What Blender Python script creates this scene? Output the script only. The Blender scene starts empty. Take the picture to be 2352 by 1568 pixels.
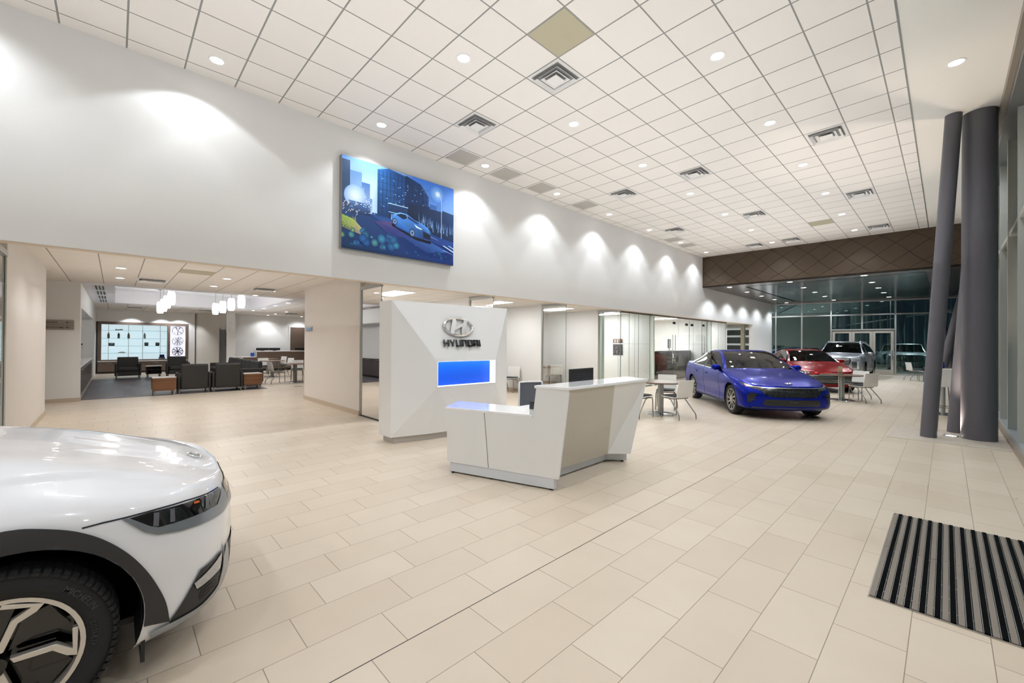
import bpy, bmesh, math, random
from mathutils import Vector, Matrix
from mathutils.bvhtree import BVHTree
from mathutils.geometry import delaunay_2d_cdt

random.seed(7)
PI = math.pi
COL = bpy.context.scene.collection
SC = bpy.context.scene

# ------------------------------------------------------------------ helpers
def lin(c):
    c /= 255.0
    return c / 12.92 if c <= 0.04045 else ((c + 0.055) / 1.055) ** 2.4

def rgb(r, g, b):
    return (lin(r), lin(g), lin(b), 1.0)

class MB:
    """collects geometry for ONE mesh object"""
    def __init__(s):
        s.v, s.f, s.c = [], [], None

    def add(s, vs, fs, M=None):
        b = len(s.v)
        s.v += [tuple(M @ Vector(p)) if M else tuple(p) for p in vs]
        s.f += [tuple(b + i for i in f) for f in fs]
        return s

    def box(s, x0, x1, y0, y1, z0, z1, M=None):
        vs = [(x, y, z) for z in (z0, z1) for y in (y0, y1) for x in (x0, x1)]
        return s.add(vs, [(0, 2, 3, 1), (4, 5, 7, 6), (0, 1, 5, 4), (2, 6, 7, 3), (0, 4, 6, 2), (1, 3, 7, 5)], M)

    def quad(s, a, b, c, d):
        return s.add([a, b, c, d], [(0, 1, 2, 3)])

    def prism(s, poly, a0, a1, ax='z', M=None):
        n = len(poly)
        def P(p, a):
            u, v = p
            return (u, v, a) if ax == 'z' else (u, a, v) if ax == 'y' else (a, u, v)
        vs = [P(p, a0) for p in poly] + [P(p, a1) for p in poly]
        fs = [tuple(range(n))[::-1], tuple(range(n, 2 * n))]
        fs += [(i, (i + 1) % n, n + (i + 1) % n, n + i) for i in range(n)]
        return s.add(vs, fs, M)

    def cyl(s, p0, p1, r0, r1=None, n=16, cap=True):
        r1 = r0 if r1 is None else r1
        p0, p1 = Vector(p0), Vector(p1)
        q = (p1 - p0).to_track_quat('Z', 'Y')
        vs = []
        for p, r in ((p0, r0), (p1, r1)):
            for i in range(n):
                a = 2 * PI * i / n
                vs.append(p + q @ Vector((r * math.cos(a), r * math.sin(a), 0)))
        fs = [(i, (i + 1) % n, n + (i + 1) % n, n + i) for i in range(n)]
        if cap:
            fs += [tuple(range(n))[::-1], tuple(range(n, 2 * n))]
        return s.add(vs, fs)

    def tube(s, pts, r, n=8):
        pts = [Vector(p) for p in pts]
        m = len(pts)
        vs, up = [], None
        for i, p in enumerate(pts):
            t = (pts[min(i + 1, m - 1)] - pts[max(i - 1, 0)]).normalized()
            if up is None:
                up = Vector((0, 0, 1)) if abs(t.z) < .9 else Vector((1, 0, 0))
            x = t.cross(up).normalized()
            y = x.cross(t).normalized()
            up = y
            rr = r[i] if isinstance(r, (list, tuple)) else r
            vs += [p + rr * (math.cos(2 * PI * k / n) * x + math.sin(2 * PI * k / n) * y) for k in range(n)]
        fs = [(i * n + k, i * n + (k + 1) % n, (i + 1) * n + (k + 1) % n, (i + 1) * n + k) for i in range(m - 1) for k in range(n)]
        fs += [tuple(range(n))[::-1], tuple((m - 1) * n + k for k in range(n))]
        return s.add(vs, fs)

    def lathe(s, prof, c=(0, 0, 0), n=32, ax='z', close=False):
        c = Vector(c)
        vs = []
        for r, h in prof:
            for k in range(n):
                a = 2 * PI * k / n
                p = (r * math.cos(a), r * math.sin(a), h)
                if ax == 'y':
                    p = (p[0], p[2], p[1])
                vs.append(c + Vector(p))
        m = len(prof)
        rng = m if close else m - 1
        fs = [(i * n + k, i * n + (k + 1) % n, ((i + 1) % m) * n + (k + 1) % n, ((i + 1) % m) * n + k) for i in range(rng) for k in range(n)]
        return s.add(vs, fs)

    def build(s, name, m, parent=None, smooth=None, bevel=0, seg=2, loc=None, fixn=True):
        me = bpy.data.meshes.new(name)
        me.from_pydata([tuple(v) for v in s.v], [], s.f)
        if fixn:
            bm = bmesh.new()
            bm.from_mesh(me)
            bmesh.ops.remove_doubles(bm, verts=bm.verts, dist=1e-6)
            bmesh.ops.recalc_face_normals(bm, faces=bm.faces)
            bm.to_mesh(me)
            bm.free()
        me.materials.append(m)
        o = bpy.data.objects.new(name, me)
        COL.objects.link(o)
        if parent is not None:
            o.parent = parent
        if loc is not None:
            o.location = loc
        if smooth is not None:
            for p in me.polygons:
                p.use_smooth = True
            me.set_sharp_from_angle(angle=math.radians(smooth))
        if bevel:
            b = o.modifiers.new('bevel', 'BEVEL')
            b.width = bevel
            b.segments = seg
            b.limit_method = 'ANGLE'
            b.angle_limit = math.radians(40)
            if smooth is None:
                for p in me.polygons:
                    p.use_smooth = True
                me.set_sharp_from_angle(angle=math.radians(50))
        return o

def tag(o, label, cat, group=None):
    o['label'] = label
    o['category'] = cat
    if group:
        o['group'] = group
    return o

def thing(name, label, cat, loc=(0, 0, 0), rz=0.0, group=None):
    o = bpy.data.objects.new(name, None)
    COL.objects.link(o)
    o.location = loc
    o.rotation_euler = (0, 0, rz)
    o.empty_display_size = .1
    return tag(o, label, cat, group)

def struct(o):
    o['kind'] = 'structure'
    return o

def copy_tree(o, parent=None):
    c = o.copy()
    COL.objects.link(c)
    if parent is not None:
        c.parent = parent
    for ch in list(o.children):
        copy_tree(ch, c)
    return c

def dup(root, loc, rz, label, group=None):
    c = copy_tree(root)
    c.location = loc
    c.rotation_euler = (0, 0, rz)
    c['label'] = label
    if group:
        c['group'] = group
    return c

# ------------------------------------------------------------------ materials
_m = {}
def mat(name, col=(.8, .8, .8, 1), rough=.5, metal=0., coat=0., spec=.5, emit=0., ecol=None, bump=0., bscale=60., noise=0., nscale=8.):
    if name in _m:
        return _m[name]
    m = bpy.data.materials.new(name)
    m.use_nodes = True
    nt = m.node_tree
    b = nt.nodes['Principled BSDF']
    b.inputs['Base Color'].default_value = col
    b.inputs['Roughness'].default_value = rough
    b.inputs['Metallic'].default_value = metal
    b.inputs['Coat Weight'].default_value = coat
    b.inputs['Coat Roughness'].default_value = .03
    b.inputs['Specular IOR Level'].default_value = spec
    if emit:
        b.inputs['Emission Color'].default_value = ecol or col
        b.inputs['Emission Strength'].default_value = emit
    tc = nt.nodes.new('ShaderNodeTexCoord')
    if noise:
        n = nt.nodes.new('ShaderNodeTexNoise')
        n.inputs['Scale'].default_value = nscale
        n.inputs['Detail'].default_value = 4
        nt.links.new(tc.outputs['Object'], n.inputs['Vector'])
        mx = nt.nodes.new('ShaderNodeMix')
        mx.data_type = 'RGBA'
        mx.inputs['A'].default_value = tuple(c * (1 - noise) for c in col[:3]) + (1,)
        mx.inputs['B'].default_value = tuple(min(1, c * (1 + noise)) for c in col[:3]) + (1,)
        nt.links.new(n.outputs['Fac'], mx.inputs['Factor'])
        nt.links.new(mx.outputs['Result'], b.inputs['Base Color'])
    if bump:
        n = nt.nodes.new('ShaderNodeTexNoise')
        n.inputs['Scale'].default_value = bscale
        nt.links.new(tc.outputs['Object'], n.inputs['Vector'])
        bp = nt.nodes.new('ShaderNodeBump')
        bp.inputs['Strength'].default_value = bump
        bp.inputs['Distance'].default_value = .01
        nt.links.new(n.outputs['Fac'], bp.inputs['Height'])
        nt.links.new(bp.outputs['Normal'], b.inputs['Normal'])
    _m[name] = m
    return m

def mth(nt, op, a, b=None, c=None):
    n = nt.nodes.new('ShaderNodeMath')
    n.operation = op
    for i, x in enumerate((a, b, c)):
        if x is None:
            continue
        if hasattr(x, 'default_value') or hasattr(x, 'links'):
            nt.links.new(x, n.inputs[i])
        else:
            n.inputs[i].default_value = x
    return n.outputs[0]

def mixc(nt, fac, a, b):
    mx = nt.nodes.new('ShaderNodeMix')
    mx.data_type = 'RGBA'
    for k, x in (('Factor', fac), ('A', a), ('B', b)):
        if isinstance(x, (tuple, float, int)):
            mx.inputs[k].default_value = x
        else:
            nt.links.new(x, mx.inputs[k])
    return mx.outputs['Result']

def lattice(name, kind, **k):
    """tiles, planks and panel joints laid out in metres from world position"""
    m = bpy.data.materials.new(name)
    m.use_nodes = True
    nt = m.node_tree
    b = nt.nodes['Principled BSDF']
    g = nt.nodes.new('ShaderNodeNewGeometry')
    sp = nt.nodes.new('ShaderNodeSeparateXYZ')
    nt.links.new(g.outputs['Position'], sp.inputs[0])
    ax = {'X': sp.outputs[0], 'Y': sp.outputs[1], 'Z': sp.outputs[2]}
    U, V = ax[k.get('u', 'X')], ax[k.get('v', 'Y')]
    L, w, u0, v0 = k['L'], k['w'], k.get('u0', 0), k.get('v0', 0)
    sh = k.get('shift', 0.)
    gu, gv = k.get('gu', .005), k.get('gv', .005)
    vv = mth(nt, 'DIVIDE', mth(nt, 'SUBTRACT', V, v0), w)
    n = mth(nt, 'FLOOR', vv)
    fv = mth(nt, 'FRACT', vv)
    uu = mth(nt, 'SUBTRACT', mth(nt, 'DIVIDE', mth(nt, 'SUBTRACT', U, u0), L), mth(nt, 'MULTIPLY', n, sh))
    fu = mth(nt, 'FRACT', uu)
    du = mth(nt, 'MULTIPLY', mth(nt, 'MINIMUM', fu, mth(nt, 'SUBTRACT', 1., fu)), L)
    dv = mth(nt, 'MULTIPLY', mth(nt, 'MINIMUM', fv, mth(nt, 'SUBTRACT', 1., fv)), w)
    mask = mth(nt, 'MAXIMUM', mth(nt, 'LESS_THAN', du, gu / 2), mth(nt, 'LESS_THAN', dv, gv / 2))
    wn = nt.nodes.new('ShaderNodeTexWhiteNoise')
    wn.noise_dimensions = '1D'
    nt.links.new(mth(nt, 'ADD', mth(nt, 'MULTIPLY', n, 17.31), mth(nt, 'MULTIPLY', mth(nt, 'FLOOR', uu), 7.77)), wn.inputs['W'])
    base = mixc(nt, wn.outputs['Value'], k['c0'], k['c1'])
    no = nt.nodes.new('ShaderNodeTexNoise')
    no.inputs['Scale'].default_value = k.get('ns', 2.5)
    no.inputs['Detail'].default_value = 5
    mp = nt.nodes.new('ShaderNodeMapping')
    mp.inputs['Scale'].default_value = k.get('stretch', (1, 1, 1))
    nt.links.new(g.outputs['Position'], mp.inputs['Vector'])
    nt.links.new(mp.outputs[0], no.inputs['Vector'])
    base = mixc(nt, mth(nt, 'MULTIPLY', no.outputs['Fac'], k.get('nf', .3)), base, k.get('c2', k['c1']))
    if 'seam' in k:
        s_ = mth(nt, 'LESS_THAN', mth(nt, 'ABSOLUTE', mth(nt, 'SUBTRACT', V, k['seam'])), .0035)
        base = mixc(nt, mask, base, k['cg'])
        base = mixc(nt, s_, base, rgb(70, 64, 58))
    else:
        base = mixc(nt, mask, base, k['cg'])
    nt.links.new(base, b.inputs['Base Color'])
    b.inputs['Roughness'].default_value = k.get('rough', .4)
    b.inputs['Specular IOR Level'].default_value = k.get('spec', .5)
    b.inputs['Metallic'].default_value = k.get('metal', 0)
    bp = nt.nodes.new('ShaderNodeBump')
    bp.inputs['Strength'].default_value = k.get('bs', .4)
    bp.inputs['Distance'].default_value = .003
    nt.links.new(mth(nt, 'SUBTRACT', 1., mask), bp.inputs['Height'])
    nt.links.new(bp.outputs['Normal'], b.inputs['Normal'])
    return m

def glassmat(name, tint=(.93, .97, .95, 1), refl=(1, 1, 1, 1), body=None, bodyfac=0., ior=1.5):
    if name in _m:
        return _m[name]
    m = bpy.data.materials.new(name)
    m.use_nodes = True
    nt = m.node_tree
    nt.nodes.remove(nt.nodes['Principled BSDF'])
    out = nt.nodes['Material Output']
    tr = nt.nodes.new('ShaderNodeBsdfTransparent')
    tr.inputs['Color'].default_value = tint
    gl = nt.nodes.new('ShaderNodeBsdfGlossy')
    gl.inputs['Roughness'].default_value = 0.0
    gl.inputs['Color'].default_value = refl
    lw = nt.nodes.new('ShaderNodeFresnel')
    lw.inputs['IOR'].default_value = ior
    mx = nt.nodes.new('ShaderNodeMixShader')
    nt.links.new(lw.outputs[0], mx.inputs[0])
    s0 = tr.outputs[0]
    if body:
        df = nt.nodes.new('ShaderNodeBsdfDiffuse')
        df.inputs['Color'].default_value = body
        m2 = nt.nodes.new('ShaderNodeMixShader')
        m2.inputs[0].default_value = bodyfac
        nt.links.new(tr.outputs[0], m2.inputs[1])
        nt.links.new(df.outputs[0], m2.inputs[2])
        s0 = m2.outputs[0]
    nt.links.new(s0, mx.inputs[1])
    nt.links.new(gl.outputs[0], mx.inputs[2])
    nt.links.new(mx.outputs[0], out.inputs['Surface'])
    _m[name] = m
    return m

def emat(name, col, e):
    return mat(name, (0, 0, 0, 1), .5, emit=e, ecol=col)

WALL = mat('white_wall_paint', rgb(228, 227, 225), .6, bump=.06, bscale=45)
WARMW = mat('warm_plaster', rgb(224, 217, 210), .6, noise=.025, nscale=3)
GYP = mat('ceiling_gypsum', rgb(232, 228, 220), .7)
BASEB = mat('tile_baseboard', rgb(196, 180, 160), .45)
WHITE = mat('white_laminate', rgb(234, 234, 233), .3)
GLOSSW = mat('gloss_white', rgb(240, 240, 242), .08, coat=.6)
ALU = mat('anodised_aluminium', rgb(176, 178, 176), .38, metal=.75)
ALUD = mat('grey_metal', rgb(130, 130, 128), .4, metal=.7)
CHROME = mat('chrome', rgb(235, 236, 238), .2, metal=1.)
STEEL = mat('brushed_steel', rgb(185, 185, 184), .3, metal=.95)
BLACK = mat('black_plastic', rgb(22, 22, 23), .45)
BLACKG = mat('gloss_black', rgb(8, 8, 9), .08, coat=.5)
RUB = mat('tyre_rubber', rgb(30, 30, 31), .75, bump=.15, bscale=120)
DGREY = mat('dark_upholstery', rgb(52, 51, 49), .7, bump=.12, bscale=300)
PADM = mat('charcoal_pad', rgb(48, 48, 50), .7)
WALN = lattice('walnut_wood', 'wood', L=3., w=.03, u='X', v='Z', c0=rgb(120, 80, 52), c1=rgb(142, 98, 66), c2=rgb(86, 54, 34), cg=rgb(100, 68, 44), ns=6, stretch=(1.2, 1.2, 26), nf=.55, gu=0, gv=0, bs=0, rough=.35)
TAUPE = lattice('taupe_laminate', 'wood', L=9., w=9., u='X', v='Z', u0=-100.3, v0=-5.5, c0=rgb(112, 95, 84), c1=rgb(112, 95, 84), c2=rgb(84, 69, 60), cg=rgb(96, 80, 70), ns=5, stretch=(14, 14, .7), nf=.5, gu=0, gv=0, bs=0, rough=.45)
SHADE = emat('pendant_glow', (1, .97, .92, 1), 9.)
LENS = emat('lamp_lens', (1, .97, .93, 1), 14.)
TROF = emat('panel_light', (1, .99, .97, 1), 7.)
CLEAR = glassmat('clear_glass', (.93, .975, .955, 1))
CLEARE = mat('glass_edge', rgb(112, 130, 124), .15)
NIGHTG = glassmat('curtain_wall_glass', (.62, .80, .80, 1), (.70, 1., .95, 1), ior=2.9)
CARG = glassmat('car_glass', (.30, .33, .33, 1), ior=1.5)
CARGD = glassmat('car_privacy_glass', (.06, .065, .07, 1), ior=1.5)

# ------------------------------------------------------------------ camera
H = 1.5781
YAW, PITCH, ROLL, FPX = .8076, .00499, .0065, 953.97
cam = bpy.data.cameras.new('camera')
cam.sensor_width = 36.0
cam.lens = 36.0 * FPX / 2352.0
cam.clip_start = .05
cam.clip_end = 400
co = bpy.data.objects.new('camera', cam)
COL.objects.link(co)
Fv = Vector((math.cos(YAW) * math.cos(PITCH), math.sin(YAW) * math.cos(PITCH), math.sin(PITCH)))
R0 = Vector((math.sin(YAW), -math.cos(YAW), 0))
U0 = R0.cross(Fv)
Rv = R0 * math.cos(ROLL) + U0 * math.sin(ROLL)
Uv = -R0 * math.sin(ROLL) + U0 * math.cos(ROLL)
co.matrix_world = Matrix(((Rv.x, Uv.x, -Fv.x, 0), (Rv.y, Uv.y, -Fv.y, 0), (Rv.z, Uv.z, -Fv.z, H), (0, 0, 0, 1)))
SC.camera = co
# ------------------------------------------------------------------ room shell
T = .6096
W = 7.566          # face of the high wall
ZC = 5.492         # main ceiling
ZL = 3.10          # lounge ceiling
ZO = 2.80          # office ceiling
ZS = 2.74          # underside of the high wall
GX0, GY0 = 3.7412, 3.0642
floorm = lattice('porcelain_floor_tile', 'tile', L=T, w=.30608, u0=1.1388, v0=1.9745, shift=1 / 3, gu=.0045, gv=.004, seam=1.9745,
                 c0=rgb(210, 195, 175), c1=rgb(219, 206, 188), c2=rgb(201, 183, 162), cg=rgb(146, 133, 117), nf=.5, ns=3., rough=.33, spec=.4, bs=.25)
MB().quad((-9, -1.1, 0), (31.6, -1.1, 0), (31.6, 33, 0), (-9, 33, 0)).build('floor', floorm)['kind'] = 'structure'
MB().quad((-9, -9, 0), (14.5, -9, 0), (14.5, -1.1, 0), (-9, -1.1, 0)).build('floor', floorm)['kind'] = 'structure'
woodf = lattice('dark_wood_floor', 'plank', L=1.22, w=.203, u='Y', v='X', shift=.41, gu=.004, gv=.004, c0=rgb(94, 90, 94), c1=rgb(122, 118, 122), c2=rgb(72, 68, 72),
                cg=rgb(36, 34, 35), nf=.6, ns=4, stretch=(14, .8, 1), rough=.38)
struct(MB().box(-.65, 3.75, 15.85, 23.9, 0, .006).build('floor_lounge', woodf))
pebm = mat('pebble_floor', rgb(188, 177, 163), .6, bump=.6, bscale=22, noise=.25, nscale=16)
struct(MB().prism([(9.72, .72), (11.3, .66), (11.3, -.7), (9.75, -.7)], 0, .006).build('floor_pebble_inset', pebm))

ceilm = lattice('ceiling_tile', 'tile', L=T, w=T, u0=GX0, v0=GY0, gu=.02, gv=.018, c0=rgb(233, 228, 222), c1=rgb(237, 232, 226), c2=rgb(229, 223, 216), cg=rgb(146, 144, 141), nf=.4, ns=30, rough=.8, bs=.3)
struct(MB().box(-9, 19.6, .405, W, ZC, ZC + .08).build('ceiling', ceilm))
struct(MB().box(-9, 19.6, -1.1, .40, ZC - .004, ZC + .08).build('ceiling_gypsum', GYP))
struct(MB().box(-9, 19.6, .395, .412, ZC - .012, ZC + .02).build('trim_1', ALUD))
struct(MB().box(-9, 14.5, -9, -1.1, ZC, ZC + .08).build('ceiling_gypsum', GYP))

# high wall above the office and lounge openings, then the run of wall beyond the alcove
struct(MB().box(-9, 30.2, W, W + .2, ZS, ZC + .05).build('wall_left', WALL))
struct(MB().box(26.1, 29.86, W, W + .2, 0, ZS).build('wall_left_end', WALL))
struct(MB().box(26.1, 29.8, W - .012, W, 0, .1).build('baseboard_left', BASEB))
# walls never seen straight on: behind the camera and to its side
struct(MB().box(-9.2, -9, -9, 33, 0, ZC).build('wall_back', WALL))
struct(MB().box(-9, 14.5, -9.2, -9, 0, ZC).build('wall_entry', WALL))
struct(MB().box(14.5, 14.7, -9, -1.1, 0, ZC).build('wall_entry_side', WALL))

# left block of the lounge opening, sign wall, niche wall
struct(MB().box(-9, -1.06, 8.78, 13.2, 0, ZL).build('wall_lounge_left', WARMW))
struct(MB().box(-9, -1.045, 8.78, 13.215, 0, .1).build('baseboard_lounge_left', BASEB))
struct(MB().box(-9, -.65, 15.6, 16.0, 0, ZL).build('wall_sign', WALL))
struct(MB().box(-9, -.64, 15.585, 16.0, 0, .1).build('baseboard_sign', BASEB))
w = MB()
w.box(-1.5, -.65, 16.0, 23.7, 2.46, ZL)
w.box(-1.5, -.65, 23.7, 28.4, 0, ZL)
w.box(-1.6, -1.4, 16.0, 23.7, 0, 2.46)
struct(w.build('wall_niche', WALL))
w = MB().box(-.65, 3.12, 28.45, 28.65, 0, ZL)
w.box(-.65, 2.84, 28.0, 28.45, 2.515, ZL)
struct(w.build('wall_lounge_end', WALL))
struct(MB().box(2.84, 3.12, 28.0, 28.45, 0, ZL).build('wall_display_return', WALL))
w = MB().prism([(3.12, 28.2), (4.15, 25.75), (4.3, 25.8), (3.3, 28.4)], 0, ZL)
struct(w.build('wall_hallway', mat('beige_paint', rgb(205, 198, 188), .6)))
struct(MB().box(4.15, 4.52, 25.55, 27.2, 0, ZL).build('wall_pilaster', WALL))
struct(MB().box(4.4, 13, 27.2, 27.4, 0, ZL).build('wall_service', WALL))

# lounge ceiling with its raised cove
lcm = lattice('lounge_ceiling_tile', 'tile', L=T, w=T * 2, u0=.39, v0=15.4 - 6 * T, gu=.016, gv=.005, c0=rgb(226, 218, 208), c1=rgb(229, 221, 212), c2=rgb(221, 212, 202), cg=rgb(146, 139, 131), nf=.4, ns=30, rough=.8)
w = MB()
w.box(-9, 13, W + .2, 15.45, ZL, ZL + .05)
w.box(-9, -.62, 15.45, 33, ZL, ZL + .05)
w.box(5.1, 13, 15.45, 33, ZL, ZL + .05)
w.box(-.62, 5.1, 23.1, 33, ZL, ZL + .05)
struct(w.build('ceiling_lounge', lcm))
w = MB()
w.box(-.62, 0, 15.45, 23.1, ZL - .002, ZL + .05)
w.box(4.6, 5.1, 15.45, 23.1, ZL - .002, ZL + .05)
w.box(0, 4.6, 15.45, 15.95, ZL - .002, ZL + .05)
w.box(0, 4.6, 22.8, 23.1, ZL - .002, ZL + .05)
w.box(-.08, 0, 15.9, 22.9, ZL + .05, 3.62)
w.box(4.6, 4.68, 15.9, 22.9, ZL + .05, 3.62)
w.box(0, 4.6, 15.87, 15.95, ZL + .05, 3.62)
w.box(0, 4.6, 22.8, 22.88, ZL + .05, 3.62)
w.box(-.08, 4.68, 15.87, 22.88, 3.6, 3.66)
struct(w.build('ceiling_cove', mat('cove_paint', rgb(226, 224, 226), .7)))

# offices: ceiling, back wall and the partitions with their glass wings
ocm = lattice('office_ceiling_tile', 'tile', L=T, w=T, u0=3.9, v0=7.9, gu=.012, gv=.012, c0=rgb(232, 227, 220), c1=rgb(235, 230, 223), c2=rgb(228, 222, 214), cg=rgb(176, 170, 162), nf=.4, ns=30, rough=.8)
struct(MB().box(3.92, 30.2, W + .2, 12.42, ZO, ZO + .06).build('ceiling_office', ocm))
struct(MB().box(3.84, 30.2, W + .02, W + .2, ZS - .004, ZS + .001).build('trim_2', mat('soffit_paint', rgb(222, 208, 192), .7)))
struct(MB().box(-9, 3.84, W + .02, W + .2, ZS - .004, ZS + .001).build('trim_2', _m['soffit_paint']))
struct(MB().box(4.0, 22.8, 11.3, 11.45, 0, ZO).build('wall_office_back', WALL))
struct(MB().box(4.0, 14.9, 11.288, 11.3, 0, .1).build('baseboard_office', BASEB))
struct(MB().box(3.84, 4.0, 8.78, 12.42, 0, 3.1).build('wall_office', WARMW))
struct(MB().box(3.826, 4.014, 8.79, 12.434, 0, .1).build('baseboard_office', BASEB))
for x, y1 in ((6.8, 11.3), (9.67, 11.3), (12.65, 11.3)):
    struct(MB().box(x, x + .14, 8.78 if x < 12 else 8.72, y1, 0, ZO).build('wall_office', WALL))
    struct(MB().box(x - .012, x + .152, 8.82, y1, 0, .1).build('baseboard_office', BASEB))
struct(MB().box(14.92, 15.06, 7.93, 11.3, 0, ZO).build('wall_conference', WALL))
struct(MB().box(20.45, 20.6, 7.93, 11.3, 0, ZO).build('wall_conference', WALL))

wn = [0]
def glass_run(x0, y0, x1, y1, zt, posts=(), top=.05, rail=ALU, mid=False, base=True, thick=.012):
    """a frameless glass panel run with a metal head and sill channel: one window of the setting"""
    wn[0] += 1
    o = bpy.data.objects.new('window_%d' % wn[0], None)
    COL.objects.link(o)
    o.location = (x0, y0, 0)
    ang = math.atan2(y1 - y0, x1 - x0)
    o.rotation_euler = (0, 0, ang)
    L = math.hypot(x1 - x0, y1 - y0)
    struct(o)
    cuts = [0] + list(posts) + [L]
    for a, b in zip(cuts, cuts[1:]):
        MB().quad((a + .004, 0, .02), (b - .004, 0, .02), (b - .004, 0, zt - top), (a + .004, 0, zt - top)).build('glass_pane', CLEAR, o)
    e = MB()
    for a in cuts:
        e.box(a - .004, a + .004, -thick / 2, thick / 2, .02, zt - top)
    e.build('glass_edge', CLEARE, o)
    f = MB().box(0, L, -.03, .03, zt - top, zt)
    f.build('head_channel', rail, o)
    if base:
        MB().box(0, L, -.02, .02, 0, .022).build('sill_channel', BLACK, o)
    return o
for x in (3.86, 6.83, 9.70, 12.68):
    glass_run(x, 7.82, x, 8.78, 2.785, top=.075)
    struct(MB().box(x - .02, x + .02, 8.74, 8.79, 0, 2.785).build('trim_3', ALU))
glass_run(-1.08, 7.82, -1.08, 8.78, 2.785, top=.075)
# conference room front, flush under the high wall
glass_run(12.68, 7.80, 14.9, 7.80, ZS, posts=(.55, 1.2), top=.06, rail=ALUD)
glass_run(14.98, 7.80, 20.45, 7.80, ZS, posts=(4.6,), top=.06, rail=ALUD)
glass_run(20.6, 7.80, 22.6, 7.80, ZS, posts=(1.0,), top=.06, rail=ALUD)
struct(MB().box(14.86, 14.98, 7.74, 7.86, 0, ZS - .06).build('trim_4', mat('pale_mullion', rgb(214, 222, 214), .3)))
struct(MB().box(20.44, 20.62, 7.74, 7.86, 0, ZS - .06).build('trim_4', _m['pale_mullion']))
struct(MB().box(13.15, 13.32, 8.9, 9.08, 0, ZO).build('wall_column', mat('pale_green_glass_film', rgb(200, 214, 204), .4)))

# alcove with overhead door beyond the conference room
struct(MB().box(22.6, 22.78, 7.8, 10.4, 0, ZO).build('wall_alcove', WALL))
d = bpy.data.objects.new('door_4', None); COL.objects.link(d); d.location = (29.2, 7.9, 0); struct(d)
f = MB()
for z in (.0, .52, 1.04, 1.56, 2.08, 2.55):
    f.box(-.03, .03, 0, 2.9, z, z + .12)
for y in (0, 2.8):
    f.box(-.03, .03, y, y + .1, 0, 2.67)
f.build('door_frame', mat('door_white', rgb(225, 236, 233), .4, emit=.25, ecol=rgb(225, 236, 233)), d)  # faint glow lifts the white frame, which holds no lamp
MB().box(.0, .012, .02, 2.88, 0, 2.66).build('door_glass', mat('dark_door_glass', rgb(78, 92, 96), .1, coat=.4), d)
struct(MB().box(22.6, 30.2, 11.0, 11.1, 0, ZO).build('wall_alcove', WALL))
struct(MB().box(29.3, 29.4, 7.76, 11.1, 0, ZO).build('wall_alcove', WALL))
struct(MB().box(27.2, 27.4, 8.35, 8.55, 0, ZO).build('trim_5', mat('cream_post', rgb(206, 204, 184), .5)))

# glass return by the left end of the curtain wall
# ------------------------------------------------------------------ bulkhead and dark metal canopy
bx0, bx1 = 19.05, 19.42
brm = mat('bronze_panel', rgb(84, 70, 56), .42, metal=.35, noise=.06, nscale=1.2)
w = MB()
w.prism([(bx0, W), (bx1, -1.1), (bx1 + .15, -1.1), (bx0 + .15, W)], 4.15, ZC + .02)
bulk = w.build('wall_bulkhead', brm)
struct(bulk)
g = MB()
def bp(t, z, off=.004):
    y = W + t * (-1.1 - W)
    return (bx0 + t * (bx1 - bx0) - off, y, z)
rr = random.Random(3)
for k in range(-3, 13):
    a = k / 10.5
    for p, q, bend in ((a, a + .23, .006), (a + .19, a + .015, -.007)):
        pts = []
        for i in range(17):
            u = i / 16
            t = p + (q - p) * u + bend * math.sin(u * PI * 2)
            if 0 <= t <= 1:
                pts.append(bp(t, 4.17 + u * 1.3))
        if len(pts) > 2:
            g.tube(pts, .006, 4)
struct(g.build('trim_6', mat('panel_reveal', rgb(38, 32, 27), .6)))
cann = bpy.data.materials.new('glossy_metal_canopy'); cann.use_nodes = True
nt = cann.node_tree; b = nt.nodes['Principled BSDF']
b.inputs['Metallic'].default_value = .85
b.inputs['Roughness'].default_value = .17
b.inputs['Base Color'].default_value = rgb(92, 100, 98)
g_ = nt.nodes.new('ShaderNodeNewGeometry'); no = nt.nodes.new('ShaderNodeTexNoise')
no.inputs['Scale'].default_value = .8
nt.links.new(g_.outputs['Position'], no.inputs['Vector'])
bpn = nt.nodes.new('ShaderNodeBump'); bpn.inputs['Strength'].default_value = .25; bpn.inputs['Distance'].default_value = .06
nt.links.new(no.outputs['Fac'], bpn.inputs['Height']); nt.links.new(bpn.outputs['Normal'], b.inputs['Normal'])
bord = mat('bronze_canopy_border', rgb(96, 84, 74), .22, metal=.8)
gx = lambda y: 29.8 + (W - y) * (1.5 / 8.316)
w = MB().prism([(20.15, 6.05), (29.0, 6.05), (30.2, .5), (20.3, .5)], 4.152, 4.2)
struct(w.build('ceiling_canopy', cann))
w = MB()
w.prism([(bx0, W), (20.05, 6.15), (29.1, 6.15), (gx(W), W)], 4.15, 4.2)
w.prism([(bx0, W), (bx1, -1.1), (20.2, .4), (20.05, 6.15)], 4.15, 4.2)
w.prism([(bx1, -1.1), (gx(-1.1), -1.1), (30.3, .4), (20.2, .4)], 4.15, 4.2)
w.prism([(29.1, 6.15), (30.3, .4), (gx(-1.1), -1.1), (gx(W), W)], 4.15, 4.2)
struct(w.build('ceiling_canopy_border', bord))
w = MB().box(20.0, 30.4, .3, 6.2, 4.19, 4.23)
struct(w.build('ceiling_canopy_slot', BLACK))

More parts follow.
